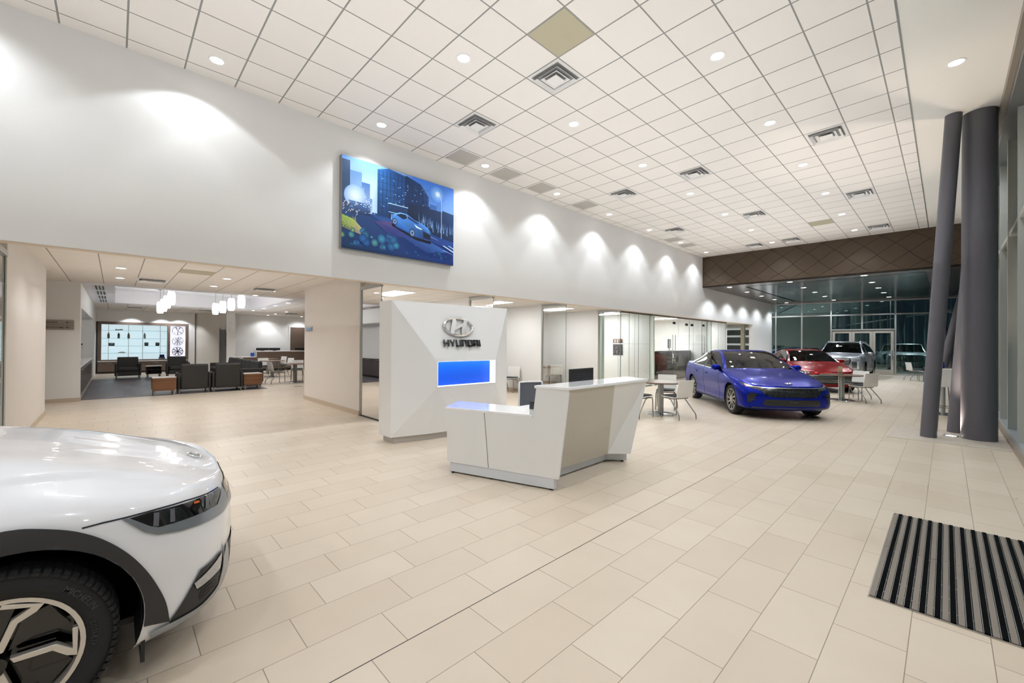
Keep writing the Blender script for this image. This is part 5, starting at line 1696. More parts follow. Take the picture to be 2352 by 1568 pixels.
# ---- blue sedan
def blue_sedan():
    P = carpaint('blue_car_paint', (0, 24, 142), .6)
    sp = dict(SEDAN)
    root, bvh, front, side, obl, D = make_car('sedan_car', 'metallic blue sedan parked behind the reception desk, nose to the right', (11.95, 3.63, 0), math.radians(219.4), sedan_stations(), sp, P, 1.025)
    cabin(root, .52, -.2, .2, .95, .88, (54, 54, 52))
    for s in (1, -1):
        mirror(root, .56, s * .80, 1.0, s, P)
    front([(-.60, .640), (-.45, .655), (.45, .655), (.60, .640), (.585, .60), (.50, .515), (.36, .475), (-.36, .475), (-.50, .515), (-.585, .60)], 'grille', GRILL, .004)
    g = []
    for k in range(-5, 6):
        x = k * .10
        g.append([(x, .645), (x - .045 * (1 if k <= 0 else -1), .48)])
    for q in g:
        front(strip_poly(q, .008), 'grille_bar', GRILG, .009)
    for z in (.60, .55, .51):
        w_ = .56 - (.62 - z) * .8
        front(strip_poly([(-w_, z), (w_, z)], .007), 'grille_bar', GRILG, .008)
    front(strip_poly([(-.79, .68), (-.6, .672), (-.45, .665), (.45, .665), (.6, .672), (.79, .68)], .014), 'chrome_line', CHROME, .012)
    for s in (1, -1):
        hl = [(s * .84, .755), (s * .70, .70), (s * .58, .668), (s * .50, .645), (s * .60, .612), (s * .72, .640), (s * .80, .675)]
        o = front(hl, 'headlamp', LAMPG, .008)
        front([(s * .79, .725), (s * .70, .692), (s * .64, .676), (s * .66, .665), (s * .79, .70)], 'lamp_reflector', LAMPW, .012, par=o)
        front([(s * .795, .70), (s * .755, .688), (s * .755, .672), (s * .795, .682)], 'amber_reflector', AMBER, .013, par=o)
        front([(s * .76, .555), (s * .62, .53), (s * .66, .50), (s * .73, .36), (s * .80, .345), (s * .805, .48)], 'bumper_vent', GRILL, .005)
        for z in (.51, .46, .41):
            front(strip_poly([(s * .67 + s * .02 * (.51 - z) * 10, z), (s * .79, z)], .01), 'vent_fin', GRILG, .009)
    front([(-.50, .43), (.50, .43), (.56, .33), (.50, .295), (-.50, .295), (-.56, .33)], 'lower_grille', GRILL, .005)
    for z in (.40, .365, .33):
        front(strip_poly([(-.53, z), (.53, z)], .008), 'grille_bar', GRILG, .009)
    front([(-.10, .415), (.10, .415), (.09, .345), (-.09, .345)], 'plate_bracket', GRILG, .014)
    front([(-.74, .265), (.74, .265), (.72, .235), (-.72, .235)], 'chin_trim', mat('blue_dark_trim', rgb(14, 22, 80), .3, coat=.6), .008)
    h = bvh.ray_cast(Vector((2.02, 0, 2)), Vector((0, 0, -1)))
    n = h[1] if h[1].z > 0 else -h[1]
    uy = Vector((0, 1, 0)); ux2 = uy.cross(n)
    M = Matrix(((uy.x, -ux2.x, n.x, h[0].x), (uy.y, -ux2.y, n.y, h[0].y), (uy.z, -ux2.z, n.z, h[0].z + .004), (0, 0, 0, 1)))
    emblem(root, M, .075, .043, CHROME, 'emblem', .012, .2)
    gap = [('door_gap', [(.72, .24), (.70, .60), (.66, .86)]), ('door_gap', [(-.36, .22), (-.38, .6), (-.40, .955)]), ('door_gap', [(-1.02, .55), (-1.12, .75), (-1.12, .97)]), ('door_gap', [(.72, .24), (-.36, .22), (-.95, .27)]), ('belt_trim', [(.62, .935), (-.4, .975), (-1.3, 1.01)])]
    for s in (1, -1):
        for nm, pts in gap:
            side(s, strip_poly(pts, .009 if nm == 'door_gap' else .016), nm, CHROME if nm != 'door_gap' else mat('panel_gap', rgb(8, 10, 30), .6), .003, .05)
        side(s, [(-.34, .965), (-.42, .968), (-.50, 1.36), (-.40, 1.365)], 'door_pillar', BLACKG, .004, .05)
        for xx in (-.22, -1.0):
            side(s, [(xx - .10, .84), (xx + .10, .83), (xx + .10, .80), (xx - .10, .81)], 'door_handle', P, .02, .03)
        side(s, strip_poly([(.98, .24), (-.98, .24)], .03), 'sill_trim', BLACK, .004, .06)
    obl_ = front([(-.08, 1.22), (.02, 1.22), (.02, 1.255), (-.08, 1.255)], 'window_sticker', mat('sticker', rgb(206, 214, 190), .5), .006)
    return root
blue = blue_sedan()

# ---- red sedan
def red_sedan():
    P = carpaint('red_car_paint', (132, 0, 5), .3)
    sp = dict(SEDAN)
    root, bvh, front, side, obl, D = make_car('sedan_car', 'bright red sedan parked between the blue sedan and the silver SUV', RED_LOC, math.radians(RED_ROT), sedan_stations(), sp, P, RED_S)
    cabin(root, .52, -.2, .2, .95, .88, (20, 20, 22))
    for s in (1, -1):
        mirror(root, .56, s * .80, 1.0, s, P)
    front([(-.66, .60), (.66, .60), (.60, .33), (.50, .29), (-.50, .29), (-.60, .33)], 'grille', GRILL, .004)
    for z in (.57, .52, .47, .42, .37):
        front(strip_poly([(-.62, z), (.62, z)], .016), 'grille_bar', STEEL, .010)
    for s in (1, -1):
        o = front([(s * .79, .73), (s * .66, .70), (s * .54, .655), (s * .62, .615), (s * .74, .62), (s * .80, .66)], 'headlamp', LAMPG, .008)
        for y in (.60, .67, .74):
            front([(s * y, .675), (s * (y + .04), .68), (s * (y + .04), .65), (s * y, .645)], 'lamp_reflector', LAMPW, .012, par=o)
    for s in (1, -1):
        side(s, strip_poly([(.62, .935), (-.4, .975), (-1.3, 1.01)], .018), 'belt_trim', CHROME, .003, .05)
        side(s, strip_poly([(.74, .97), (.36, 1.20), (-.06, 1.36)], .018), 'pillar_trim', CHROME, .004, .05)
        side(s, [(-.34, .965), (-.42, .968), (-.50, 1.36), (-.40, 1.365)], 'door_pillar', BLACKG, .004, .05)
        side(s, strip_poly([(.72, .24), (.70, .60), (.66, .86)], .009), 'door_gap', mat('panel_gap'), .003, .05)
        side(s, strip_poly([(-.36, .22), (-.38, .6), (-.40, .955)], .009), 'door_gap', mat('panel_gap'), .003, .05)
    front([(-.02, 1.22), (.08, 1.22), (.08, 1.25), (-.02, 1.25)], 'window_sticker', mat('sticker'), .006)
    return root
RED_LOC, RED_ROT, RED_S = (19.1, 3.73, 0), 210.3, 1.01
red = red_sedan()

# ---- silver SUV
def suv_stations():
    def low(x, k=1.0, z3=.85):
        return [(x, .80 * k, .24), (x, .93 * k, .30), (x, .975 * k, .52), (x, .985 * k, z3)]
    st = []
    st.append([(2.30, 0, .26), (2.40, 0, .32), (2.43, 0, .52), (2.43, 0, .82), (2.38, 0, 1.02)] + [(2.36, 0, 1.04)] * 4)
    st.append([(2.27, .5, .26), (2.36, .5, .32), (2.39, .5, .52), (2.39, .5, .82), (2.34, .5, 1.02), (2.32, .4, 1.045), (2.31, .3, 1.055), (2.30, .15, 1.06), (2.30, 0, 1.062)])
    st.append([(2.10, .80, .26), (2.20, .87, .32), (2.23, .90, .52), (2.23, .90, .82), (2.17, .85, 1.01), (2.13, .70, 1.06), (2.12, .55, 1.075), (2.12, .28, 1.085), (2.12, 0, 1.09)])
    st.append([(1.86, .82, .25), (1.90, .93, .32), (1.92, .965, .52), (1.92, .965, .84), (1.88, .91, 1.02), (1.84, .77, 1.09), (1.84, .6, 1.105), (1.84, .3, 1.115), (1.84, 0, 1.12)])
    st.append(low(1.45, 1, .85) + [(1.45, .93, 1.04), (1.42, .80, 1.12), (1.42, .65, 1.135), (1.42, .33, 1.15), (1.42, 0, 1.155)])
    st.append(low(1.12, 1, .86) + [(1.12, .93, 1.06), (1.08, .82, 1.15), (1.08, .70, 1.165), (1.08, .35, 1.18), (1.08, 0, 1.185)])
    st.append(low(.90, 1, .86) + [(.90, .93, 1.08), (.86, .85, 1.165), (.87, .78, 1.18), (.96, .42, 1.20), (1.0, 0, 1.21)])
    st.append(low(.60, 1, .86) + [(.60, .93, 1.09), (.53, .76, 1.40), (.56, .70, 1.43), (.63, .38, 1.45), (.66, 0, 1.455)])
    st.append(low(.25, 1, .87) + [(.25, .93, 1.10), (.20, .69, 1.62), (.25, .63, 1.665), (.32, .34, 1.69), (.34, 0, 1.695)])
    st.append(low(-.3, 1, .87) + [(-.3, .93, 1.11), (-.3, .68, 1.66), (-.3, .61, 1.71), (-.3, .32, 1.735), (-.3, 0, 1.74)])
    st.append(low(-1.0, 1, .88) + [(-1.0, .93, 1.12), (-1.0, .68, 1.65), (-1.0, .61, 1.705), (-1.0, .32, 1.73), (-1.0, 0, 1.735)])
    st.append(low(-1.6, 1, .89) + [(-1.6, .925, 1.13), (-1.7, .68, 1.61), (-1.7, .61, 1.67), (-1.7, .32, 1.70), (-1.7, 0, 1.705)])
    st.append(low(-2.0, .99, .90) + [(-2.0, .91, 1.14), (-2.15, .69, 1.55), (-2.2, .62, 1.62), (-2.22, .32, 1.65), (-2.22, 0, 1.655)])
    st.append([(-2.2, .78, .30), (-2.26, .90, .36), (-2.28, .94, .55), (-2.28, .94, .90), (-2.28, .88, 1.14), (-2.36, .72, 1.32), (-2.38, .6, 1.36), (-2.40, .3, 1.38), (-2.40, 0, 1.385)])
    st.append([(-2.42, .66, .32), (-2.48, .74, .38), (-2.50, .76, .56), (-2.50, .76, .90), (-2.48, .70, 1.08), (-2.48, .55, 1.14), (-2.48, .44, 1.15), (-2.48, .22, 1.155), (-2.48, 0, 1.16)])
    st.append([(-2.46, 0, .34), (-2.52, 0, .40), (-2.55, 0, .58), (-2.55, 0, .90), (-2.53, 0, 1.08)] + [(-2.52, 0, 1.12)] * 4)
    return st
SUV = dict(glass=[('windscreen', 6, 8, 6, 8), ('side_window', 6, 12, 4, 5), ('rear_window', 12, 13, 6, 8)], wheels=(1.45, -1.45), arch=.43, zw=.40, hw=.985, floor=(-2.2, 2.0), zf=.26,
           R=.39, wd=.245, rim=.27, spoke=mat('suv_alloy', rgb(120, 120, 122), .3, metal=.8), ns=8, style='multi', inset=.03, sideglass=CARGD, rearglass=CARGD)
def silver_suv(loc, rot, sc, P, lab, detail=True, dark=False):
    root, bvh, front, side, obl, D = make_car('suv_car', lab, loc, math.radians(rot), suv_stations(), dict(SUV), P, sc, 5, 4)
    cabin(root, .58, -.1, .3, 1.14, .93, (18, 18, 20))
    for s in (1, -1):
        mirror(root, .62, s * .93, 1.17, s, P)
    front([(-.56, .98), (.56, .98), (.60, .86), (.52, .62), (-.52, .62), (-.60, .86)], 'grille', GRILL, .004)
    for z in (.93, .86, .79, .72, .66):
        front(strip_poly([(-.54, z), (.54, z)], .022), 'grille_bar', STEEL, .010)
    for k in range(-4, 5):
        front(strip_poly([(k * .12, .97), (k * .12, .63)], .012), 'grille_bar', GRILG, .008)
    for s in (1, -1):
        o = front([(s * .62, .82), (s * .86, .82), (s * .86, .56), (s * .64, .54)], 'headlamp', LAMPG, .008)
        front([(s * .80, .84), (s * .86, .84), (s * .86, .50), (s * .80, .50)], 'lamp_bar', LAMPW, .012, par=o)
        front([(s * .58, 1.0), (s * .88, .98), (s * .88, .94), (s * .60, .955)], 'running_light', LAMPW, .008)
        MB().tube([(.15, s * .62, 1.70), (.0, s * .62, 1.755), (-1.7, s * .62, 1.735), (-2.0, s * .63, 1.66)], .016, 8).build('roof_rail', ALU, root)
        pr = []
        for k in range(17):
            a = -.25 + (PI + .5) * k / 16
            pr.append((.445 * math.cos(a), .40 + .445 * math.sin(a)))
        for wx in (1.45, -1.45):
            side(s, strip_poly([(wx + a, z) for a, z in pr], .05), 'arch_trim', GRILG, .008, .05)
        side(s, strip_poly([(.95, .34), (-.95, .34)], .08), 'sill_trim', GRILG, .006, .06)
        for pts in ([(.98, .40), (.94, .9), (.9, 1.06)], [(-.12, .38), (-.14, .9), (-.16, 1.10)], [(-1.05, .6), (-1.15, .85), (-1.15, 1.12)]):
            side(s, strip_poly(pts, .01), 'door_gap', mat('panel_gap'), .003, .05)
        side(s, [(-.08, 1.12), (-.18, 1.12), (-.24, 1.62), (-.16, 1.62)], 'door_pillar', BLACKG, .004, .05)
    front([(-.7, .46), (.7, .46), (.66, .34), (-.66, .34)], 'lower_grille', GRILL, .005)
    MB().box(-1.1, -.1, -.5, .5, 1.738, 1.742).build('sunroof', BLACKG, root)
    front([(-.1, 1.5), (.0, 1.5), (.0, 1.53), (-.1, 1.53)], 'window_sticker', mat('sticker'), .006)
    return root
suv = silver_suv((26.95, 3.6, 0), 179, 1.03, carpaint('silver_car_paint', (168, 170, 176), .7), 'silver SUV parked nearest the curtain wall doors, behind the red sedan')

# ---- cars outside in the dark
def outside(kind, loc, rot, c, lab):
    P = carpaint('outside_%d_%d' % (c[0], c[2]), c, .3)
    if kind == 'suv':
        root, bvh, front, side, obl, D = make_car('parked_car', lab, loc, math.radians(rot), suv_stations(), dict(SUV, sideglass=CARGD), P, 1.0, 3, 3)
        gp = [(-.56, .98), (.56, .98), (.52, .62), (-.52, .62)]; hl = [(.62, .95), (.88, .95), (.86, .75), (.64, .75)]
        cabin(root, .58, -.1, .3, 1.14, .93, (18, 18, 20))
    else:
        root, bvh, front, side, obl, D = make_car('parked_car', lab, loc, math.radians(rot), sedan_stations(), dict(SEDAN, sideglass=CARGD), P, 1.0, 3, 3)
        gp = [(-.58, .63), (.58, .63), (.5, .40), (-.5, .40)]; hl = [(.6, .70), (.79, .72), (.8, .64), (.6, .62)]
        cabin(root, .52, -.2, .2, .95, .88, (20, 20, 22))
    front(gp, 'grille', GRILL, .006, res=.06)
    for s in (1, -1):
        front([(s * a, b) for a, b in hl], 'headlamp', LAMPW, .008, res=.06)
        mirror(root, .55, s * .9, 1.08, s, P)
    return root
outside('suv', (37.5, 1.75, 0), 182, (210, 216, 216), 'pale SUV parked outside beyond the glass, right of the doors')
outside('sedan', (37.2, 4.4, 0), 184, (26, 34, 44), 'dark car parked outside, seen through the right-hand door')
outside('suv', (42.5, 2.6, 0), 180, (120, 128, 132), 'grey SUV in the second row outside, above the pale SUV')
outside('sedan', (37.8, -1.4, 0), 178, (60, 70, 84), 'blue-grey car parked outside, beside the leaning column')
asp = mat('car_park_asphalt', rgb(40, 42, 44), .7, noise=.15, nscale=3)
struct(MB().prism([(31.7, -1.1), (31.7, -30), (90, -30), (90, 40), (31.7, 40)], -.08, -.01).build('floor_outside', asp))
for i, (x, y) in enumerate(((46, 3.2), (44, .2))):
    t = thing('lamp_post', 'tall car park lamp post outside the glass, %s' % ['farther one', 'nearer one'][i], 'lamp post', (x, y, 0))
    MB().cyl((0, 0, 0), (0, 0, 6.4), .08, .06).build('post', ALUD, t)
    o = MB().box(-.7, .7, -.12, .12, 6.4, 6.5).build('lamp_head', ALUD, t)
    MB().box(-.68, -.2, -.1, .1, 6.38, 6.4).build('lamp_lens', emat('street_lens', (.85, .95, 1, 1), 20.), o)
# ---- white electric crossover cut by the left edge of the picture
def ioniq_stations():
    def low(x, k=1.0, z3=.70):
        return [(x, .86 * k, .20), (x, .935 * k, .25), (x, .945 * k, .44), (x, .945 * k, z3)]
    st = []
    st.append([(.72, 0, .19), (.80, 0, .23), (.835, 0, .42), (.83, 0, .66), (.785, 0, .795)] + [(.785, 0, .80)] * 4)
    st.append([(.68, .5, .19), (.755, .5, .23), (.78, .5, .42), (.775, .5, .66), (.73, .5, .80), (.728, .4, .805), (.73, .3, .808), (.735, .15, .81), (.735, 0, .811)])
    st.append([(.52, .76, .19), (.60, .79, .23), (.625, .805, .42), (.615, .80, .66), (.565, .765, .815), (.56, .62, .848), (.56, .47, .862), (.56, .24, .87), (.56, 0, .872)])
    st.append([(.34, .86, .19), (.37, .905, .24), (.38, .922, .42), (.37, .918, .66), (.335, .875, .835), (.315, .7, .90), (.315, .54, .925), (.315, .27, .942), (.315, 0, .946)])
    st.append(low(0, 1, .68) + [(0, .915, .868), (0, .75, .968), (0, .57, 1.008), (0, .28, 1.03), (0, 0, 1.036)])
    st.append(low(-.35, 1, .72) + [(-.35, .915, .905), (-.35, .76, 1.025), (-.35, .58, 1.07), (-.35, .28, 1.095), (-.35, 0, 1.10)])
    st.append(low(-.62, 1, .74) + [(-.62, .912, .94), (-.62, .78, 1.07), (-.62, .66, 1.10), (-.64, .34, 1.13), (-.66, 0, 1.135)])
    st.append(low(-.85, 1, .75) + [(-.85, .912, .97), (-.87, .81, 1.075), (-.86, .735, 1.095), (-.77, .4, 1.14), (-.73, 0, 1.15)])
    st.append(low(-1.2, 1, .76) + [(-1.2, .91, .985), (-1.22, .72, 1.32), (-1.19, .66, 1.345), (-1.10, .36, 1.37), (-1.07, 0, 1.375)])
    st.append(low(-1.6, 1, .77) + [(-1.6, .91, .995), (-1.62, .655, 1.50), (-1.58, .59, 1.535), (-1.5, .32, 1.555), (-1.47, 0, 1.56)])
    st.append(low(-2.2, 1, .78) + [(-2.2, .91, 1.005), (-2.2, .645, 1.535), (-2.2, .58, 1.58), (-2.2, .3, 1.60), (-2.2, 0, 1.603)])
    st.append(low(-2.8, 1, .79) + [(-2.8, .91, 1.015), (-2.85, .64, 1.49), (-2.85, .575, 1.545), (-2.85, .3, 1.57), (-2.85, 0, 1.573)])
    st.append(low(-3.3, 1, .80) + [(-3.25, .90, 1.03), (-3.42, .65, 1.36), (-3.45, .58, 1.42), (-3.48, .3, 1.44), (-3.48, 0, 1.443)])
    st.append([(-3.5, .80, .24), (-3.54, .89, .30), (-3.56, .92, .5), (-3.56, .91, .82), (-3.54, .86, 1.03), (-3.62, .70, 1.09), (-3.64, .58, 1.11), (-3.66, .3, 1.12), (-3.66, 0, 1.122)])
    st.append([(-3.66, .66, .26), (-3.72, .74, .32), (-3.75, .76, .52), (-3.75, .75, .82), (-3.72, .70, 1.0), (-3.73, .55, 1.05), (-3.73, .44, 1.06), (-3.73, .22, 1.065), (-3.73, 0, 1.066)])
    st.append([(-3.70, 0, .28), (-3.77, 0, .34), (-3.79, 0, .54), (-3.79, 0, .84), (-3.76, 0, 1.02)] + [(-3.75, 0, 1.05)] * 4)
    return st
def hood_crease(p):
    """raised centre of the bonnet with a crisp fold along each side"""
    if p.z < .8 or p.x < -.75 or p.x > .56:
        return p
    ks = [(-.75, .76), (-.35, .755), (-.043, .731), (.054, .69), (.162, .652), (.284, .615), (.419, .604), (.56, .628)]
    for (x0, y0), (x1, y1) in zip(ks, ks[1:]):
        if x0 <= p.x <= x1:
            yc = y0 + (y1 - y0) * (p.x - x0) / (x1 - x0)
    d = yc - abs(p.y)
    if d <= 0:
        return p
    f = min(1., (.56 - p.x) / .3)
    k = min(1., d / .028)
    k = k * k * (3 - 2 * k) * max(0., 1 - d / .5)
    return Vector((p.x, p.y, p.z + .017 * f * k))
IQ = dict(glass=[('windscreen', 7, 9, 6, 8), ('side_window', 7, 12, 4, 5), ('rear_window', 11, 13, 6, 8)], wheels=(0., -3.0), arch=.395, lip=.02, warp=hood_crease, zw=.37, hw=.945, floor=(-3.4, .5), zf=.22,
          R=.345, wd=.235, rim=.240, spoke=mat('machined_silver', rgb(214, 208, 200), .3, metal=.6), ns=5, style='aero', inset=.012, sharp=60)
IQP = mat('white_car_paint', rgb(231, 232, 236), .28, coat=.9)
IQLOC = (-.29, 3.395, 0)
iq, iqb, iqf, iqs, iqo, iqD = make_car('crossover_car', 'white crossover with black wheel arch cut off by the left edge of the photo', IQLOC, 0, ioniq_stations(), IQ, IQP, 1.0, 10, 8)
cabin(iq, -1.0, -1.7, .3, 1.06, .9, (60, 60, 62))
for s in (1, -1):
    mirror(iq, -1.05, s * .88, 1.08, s, IQP)
CLAD = mat('grey_black_cladding', rgb(46, 45, 46), .5, bump=.08, bscale=400)
SLV = mat('satin_silver_trim', rgb(158, 164, 172), .3, metal=.75)
DEC = {}
def od(nm, poly3, m, off, az, res=.018, par=None, both=True):
    """trim patch given as points on the right-hand corner of the body, seen from azimuth az; mirrored to the other side"""
    out = None
    for sg in ((1, -1) if both else (1,)):
        a = math.radians(az * sg)
        U = Vector((math.sin(a), -math.cos(a), 0))
        pl = [(U.x * x + U.y * y * sg, z) for x, y, z in poly3]
        mb = decal(iqb, pl, Vector((0, 0, 0)), U, Vector((0, 0, 1)), off, res)
        o = mb.build(nm, m, par if (par and sg == 1) else iq, smooth=60)
        if sg == 1: out = o
    return out

arch_ = [(.487, .272), (.472, .37), (.441, .465), (.395, .568), (.346, .647), (.287, .717), (.23, .767), (.176, .801), (.1, .832), (.028, .852), (-.1, .848), (-.23, .80), (-.35, .70), (-.44, .56), (-.48, .42), (-.49, .26)]
arch_ += [(.398 * math.cos(math.radians(a)), .37 + .398 * math.sin(math.radians(a))) for a in range(194, -16, -7)]
def smooth_loop(pts, k=5):
    V2 = [Vector((x, z)) for x, z in pts]
    t = [0.]
    for a_, b_ in zip(V2, V2[1:]): t.append(t[-1] + (b_ - a_).length)
    return [tuple(v) for v in dense(V2, k, t)]
arch_ = smooth_loop(arch_[:16], 4) + arch_[16:]
for s in (-1, 1):
    iqs(s, arch_, 'arch_cladding', CLAD, .012, .025)
    iqs(s, [(-3.0 + x * (-1), z) for x, z in arch_], 'arch_cladding', CLAD, .012, .03)
    iqs(s, [(-.52, .24), (-2.5, .24), (-2.5, .36), (-.52, .36)], 'sill_cladding', CLAD, .008, .05)
    iqs(s, strip_poly([(-.95, .38), (-.93, .75), (-.9, .96)], .008), 'door_gap', mat('panel_gap'), .003, .05)
    iqs(s, strip_poly([(-2.0, .38), (-2.02, .75), (-2.05, .99)], .008), 'door_gap', mat('panel_gap'), .003, .05)
lamp = od('headlamp', [(.339, -.896, .795), (.408, -.872, .796), (.511, -.827, .788), (.606, -.75, .779), (.673, -.663, .768), (.717, -.576, .764), (.713, -.617, .726), (.692, -.675, .702), (.611, -.784, .712), (.516, -.852, .718), (.44, -.884, .722), (.407, -.891, .739)],
          mat('smoked_lamp', rgb(16, 16, 18), .06, coat=1.), .006, -52)
LP = mat('lamp_pixel', rgb(96, 96, 102), .25)
for q in ([(.415, -.885, .735), (.437, -.882, .728), (.442, -.865, .785), (.42, -.87, .788)], [(.480, -.868, .727), (.500, -.86, .724), (.498, -.838, .782), (.480, -.845, .784)], [(.632, -.765, .722), (.652, -.745, .718), (.652, -.715, .763), (.635, -.73, .766)]):
    od('lamp_pixel', q, LP, .009, -52, par=lamp)
od('amber_marker', [(.580, -.79, .766), (.606, -.77, .762), (.606, -.765, .771), (.580, -.785, .776)], AMBER, .009, -52, par=lamp)
od('silver_band', [(.309, -.902, .802), (.339, -.896, .795), (.407, -.891, .739), (.44, -.884, .722), (.516, -.852, .718), (.611, -.784, .712), (.692, -.675, .702), (.713, -.617, .726), (.728, -.547, .766), (.75, -.531, .726), (.767, -.524, .672), (.764, -.544, .651), (.722, -.643, .644), (.626, -.788, .662), (.523, -.86, .674), (.433, -.892, .693), (.388, -.901, .721), (.345, -.903, .767)], SLV, .010, -52)
od('bumper_cladding', [(.487, -.88, .278), (.577, -.843, .403), (.604, -.826, .445), (.709, -.685, .455), (.728, -.650, .391), (.705, -.69, .27), (.625, -.789, .25), (.48, -.879, .255)], CLAD, .008, -52)
fog = od('fog_lamp', [(.573, -.845, .396), (.712, -.684, .443), (.711, -.68, .40), (.703, -.697, .365), (.585, -.836, .36)], mat('fog_lens', rgb(176, 174, 172), .2, coat=.5, noise=.2, nscale=60), .013, -52)
for k in range(4):
    z = .345 - k * .017
    od('bumper_rib', [(.60, -.826, z - .006), (.69, -.71, z + .004), (.69, -.71, z + .012), (.60, -.826, z + .002)], BLACK, .013, -52)
od('silver_lip', [(.405, -.902, .262), (.484, -.876, .262), (.622, -.785, .257), (.700, -.689, .282), (.722, -.658, .391), (.739, -.63, .487), (.758, -.565, .40), (.760, -.55, .30), (.70, -.66, .238), (.62, -.77, .226), (.49, -.86, .222), (.41, -.895, .226)], SLV, .016, -52, .014)
sm = [(.197, -.922, .802), (.257, -.912, .804), (.339, -.893, .801), (.434, -.861, .799), (.549, -.8, .793), (.653, -.694, .776), (.713, -.585, .768)]
od('hood_gap', [(x, y, z + .003) for x, y, z in sm] + [(x, y, z - .003) for x, y, z in sm[::-1]], mat('panel_gap'), .003, -52, .02)
iqf([(-.52, .765), (.52, .765), (.52, .70), (-.52, .70)], 'nose_panel', _m['smoked_lamp'], .006, res=.04)
iqf([(-.52, .70), (.52, .70), (.52, .645), (-.52, .645)], 'silver_band', SLV, .008, res=.04)
iqf([(-.60, .44), (.60, .44), (.56, .26), (-.56, .26)], 'lower_grille', CLAD, .006, res=.04)
h = iqb.ray_cast(Vector((.672, 0, 2)), Vector((0, 0, -1)))
n = h[1] if h[1].z > 0 else -h[1]
uy = Vector((0, 1, 0)); ux2 = uy.cross(n)
emblem(iq, Matrix(((uy.x, -ux2.x, n.x, h[0].x), (uy.y, -ux2.y, n.y, h[0].y), (uy.z, -ux2.z, n.z, h[0].z + .001), (0, 0, 0, 1))), .074, .042, CHROME, 'emblem', .010, .2)
for o in list(iq.children):
    if o.name.startswith('wheel') and not o.name.startswith('wheel_well') and abs(o.location.x) < .1: o.location.x -= .03

for s in (1, -1):
    MB().box(.385, .40, s * .72 - .17, s * .72 + .17, .13, .32).build('splash_guard', BLACK, iq)
# right front wheel: silver bent spokes over black
def aero(w_, rim_r, h):
    g = MB(); b = MB()
    for k in range(5):
        a = 2 * PI * k / 5 + .55
        def P(r, da): return (r * math.cos(a + da), r * math.sin(a + da))
        g.prism([P(.04, -.25), P(.05, .25), P(.15, .16), P(rim_r - .045, .34), P(rim_r - .012, .36), P(rim_r - .012, -.16), P(rim_r - .03, -.18), P(rim_r - .032, .22), P(.16, .01)], h * .62, h * .86, 'y')
        b.prism([P(.05, .5), P(.12, .75), P(rim_r - .03, 1.0), P(rim_r - .02, .45), P(.16, .2)], h * .5, h * .70, 'y')
    b.build('rim_insert', BLACKG, w_)
    g.build('spokes', IQ['spoke'], w_, bevel=.002)
for o in iq.children:
    if o.name.startswith('wheel') and not o.name.startswith('wheel_well'):
        aero(o, IQ['rim'], IQ['wd'] / 2)
fw = [o for o in iq.children if o.name.startswith('wheel') and not o.name.startswith('wheel_well') and abs(o.location.x) < .1 and o.location.y < 0][0]
# raised lettering on the tyre wall
def arc_text(s, r, size, a0, m, nm):
    M0 = Matrix.Identity(4)
    t = text(nm, s, size, m, fw, M0, .0015)
    me = t.data
    for v in me.vertices:
        a = a0 - v.co.x / r
        rr_ = r + v.co.y
        y = IQ['wd'] / 2 + .0005 + v.co.z
        # wheel local: outside is +y; seen from outside x runs to the left
        v.co = Vector((-rr_ * math.cos(a), y, rr_ * math.sin(a)))
    return t
TXT = mat('tyre_lettering', rgb(64, 64, 66), .5)
arc_text('MICHELIN', .283, .032, math.radians(52), TXT, 'lettering')
arc_text('235/55 R 19', .264, .020, math.radians(14), TXT, 'lettering')
# tread blocks along the tyre shoulder
g = MB()
for k in range(70):
    a = 2 * PI * k / 70
    ca, sa_ = math.cos(a), math.sin(a)
    for r0, r1, y0_, y1_ in ((.326, .3465, .096, .1165), (.337, .3472, .03, .085), (.337, .3472, -.03, .02)):
        da = .030
        P = lambda r, y, q: (r * math.cos(a + q), y, r * math.sin(a + q))
        vs = [P(r0, y0_, -da), P(r0, y1_, -da), P(r1, y0_, -da), P(r1 - (.010 if y1_ > .1 else 0), y1_, -da), P(r0, y0_, da), P(r0, y1_, da), P(r1, y0_, da), P(r1 - (.010 if y1_ > .1 else 0), y1_, da)]
        g.add(vs, [(0, 2, 3, 1), (4, 5, 7, 6), (2, 6, 7, 3), (0, 4, 6, 2), (1, 3, 7, 5)])
g.build('tread_blocks', RUB, fw)
MB().cyl((0, .05, 0), (0, .11, 0), .034, n=24).build('hub_cap', BLACKG, fw)
# ------------------------------------------------------------------ world and lamps
wd = bpy.data.worlds.new('night_sky')
SC.world = wd
wd.use_nodes = True
nt = wd.node_tree
bg = nt.nodes['Background']
bg.inputs['Color'].default_value = (.010, .018, .026, 1)
bg.inputs['Strength'].default_value = .6

def spot(x, y, z, p, size=120, blend=.5, r=.05, col=(.875, .938, 1), name='lamp', tilt=None):
    l = bpy.data.lights.new(name, 'SPOT')
    l.energy = p
    l.spot_size = math.radians(size)
    l.spot_blend = blend
    l.shadow_soft_size = r
    l.color = col
    o = bpy.data.objects.new(name, l)
    COL.objects.link(o)
    o.location = (x, y, z)
    if tilt:
        o.rotation_euler = tilt
    return o

def area(x, y, z, sx, sy, p, col=(.875, .938, 1), rot=(0, 0, 0), name='lamp'):
    l = bpy.data.lights.new(name, 'AREA')
    l.shape = 'RECTANGLE'
    l.size, l.size_y = sx, sy
    l.energy = p
    l.color = col
    o = bpy.data.objects.new(name, l)
    COL.objects.link(o)
    o.location = (x, y, z)
    o.rotation_euler = rot
    return o

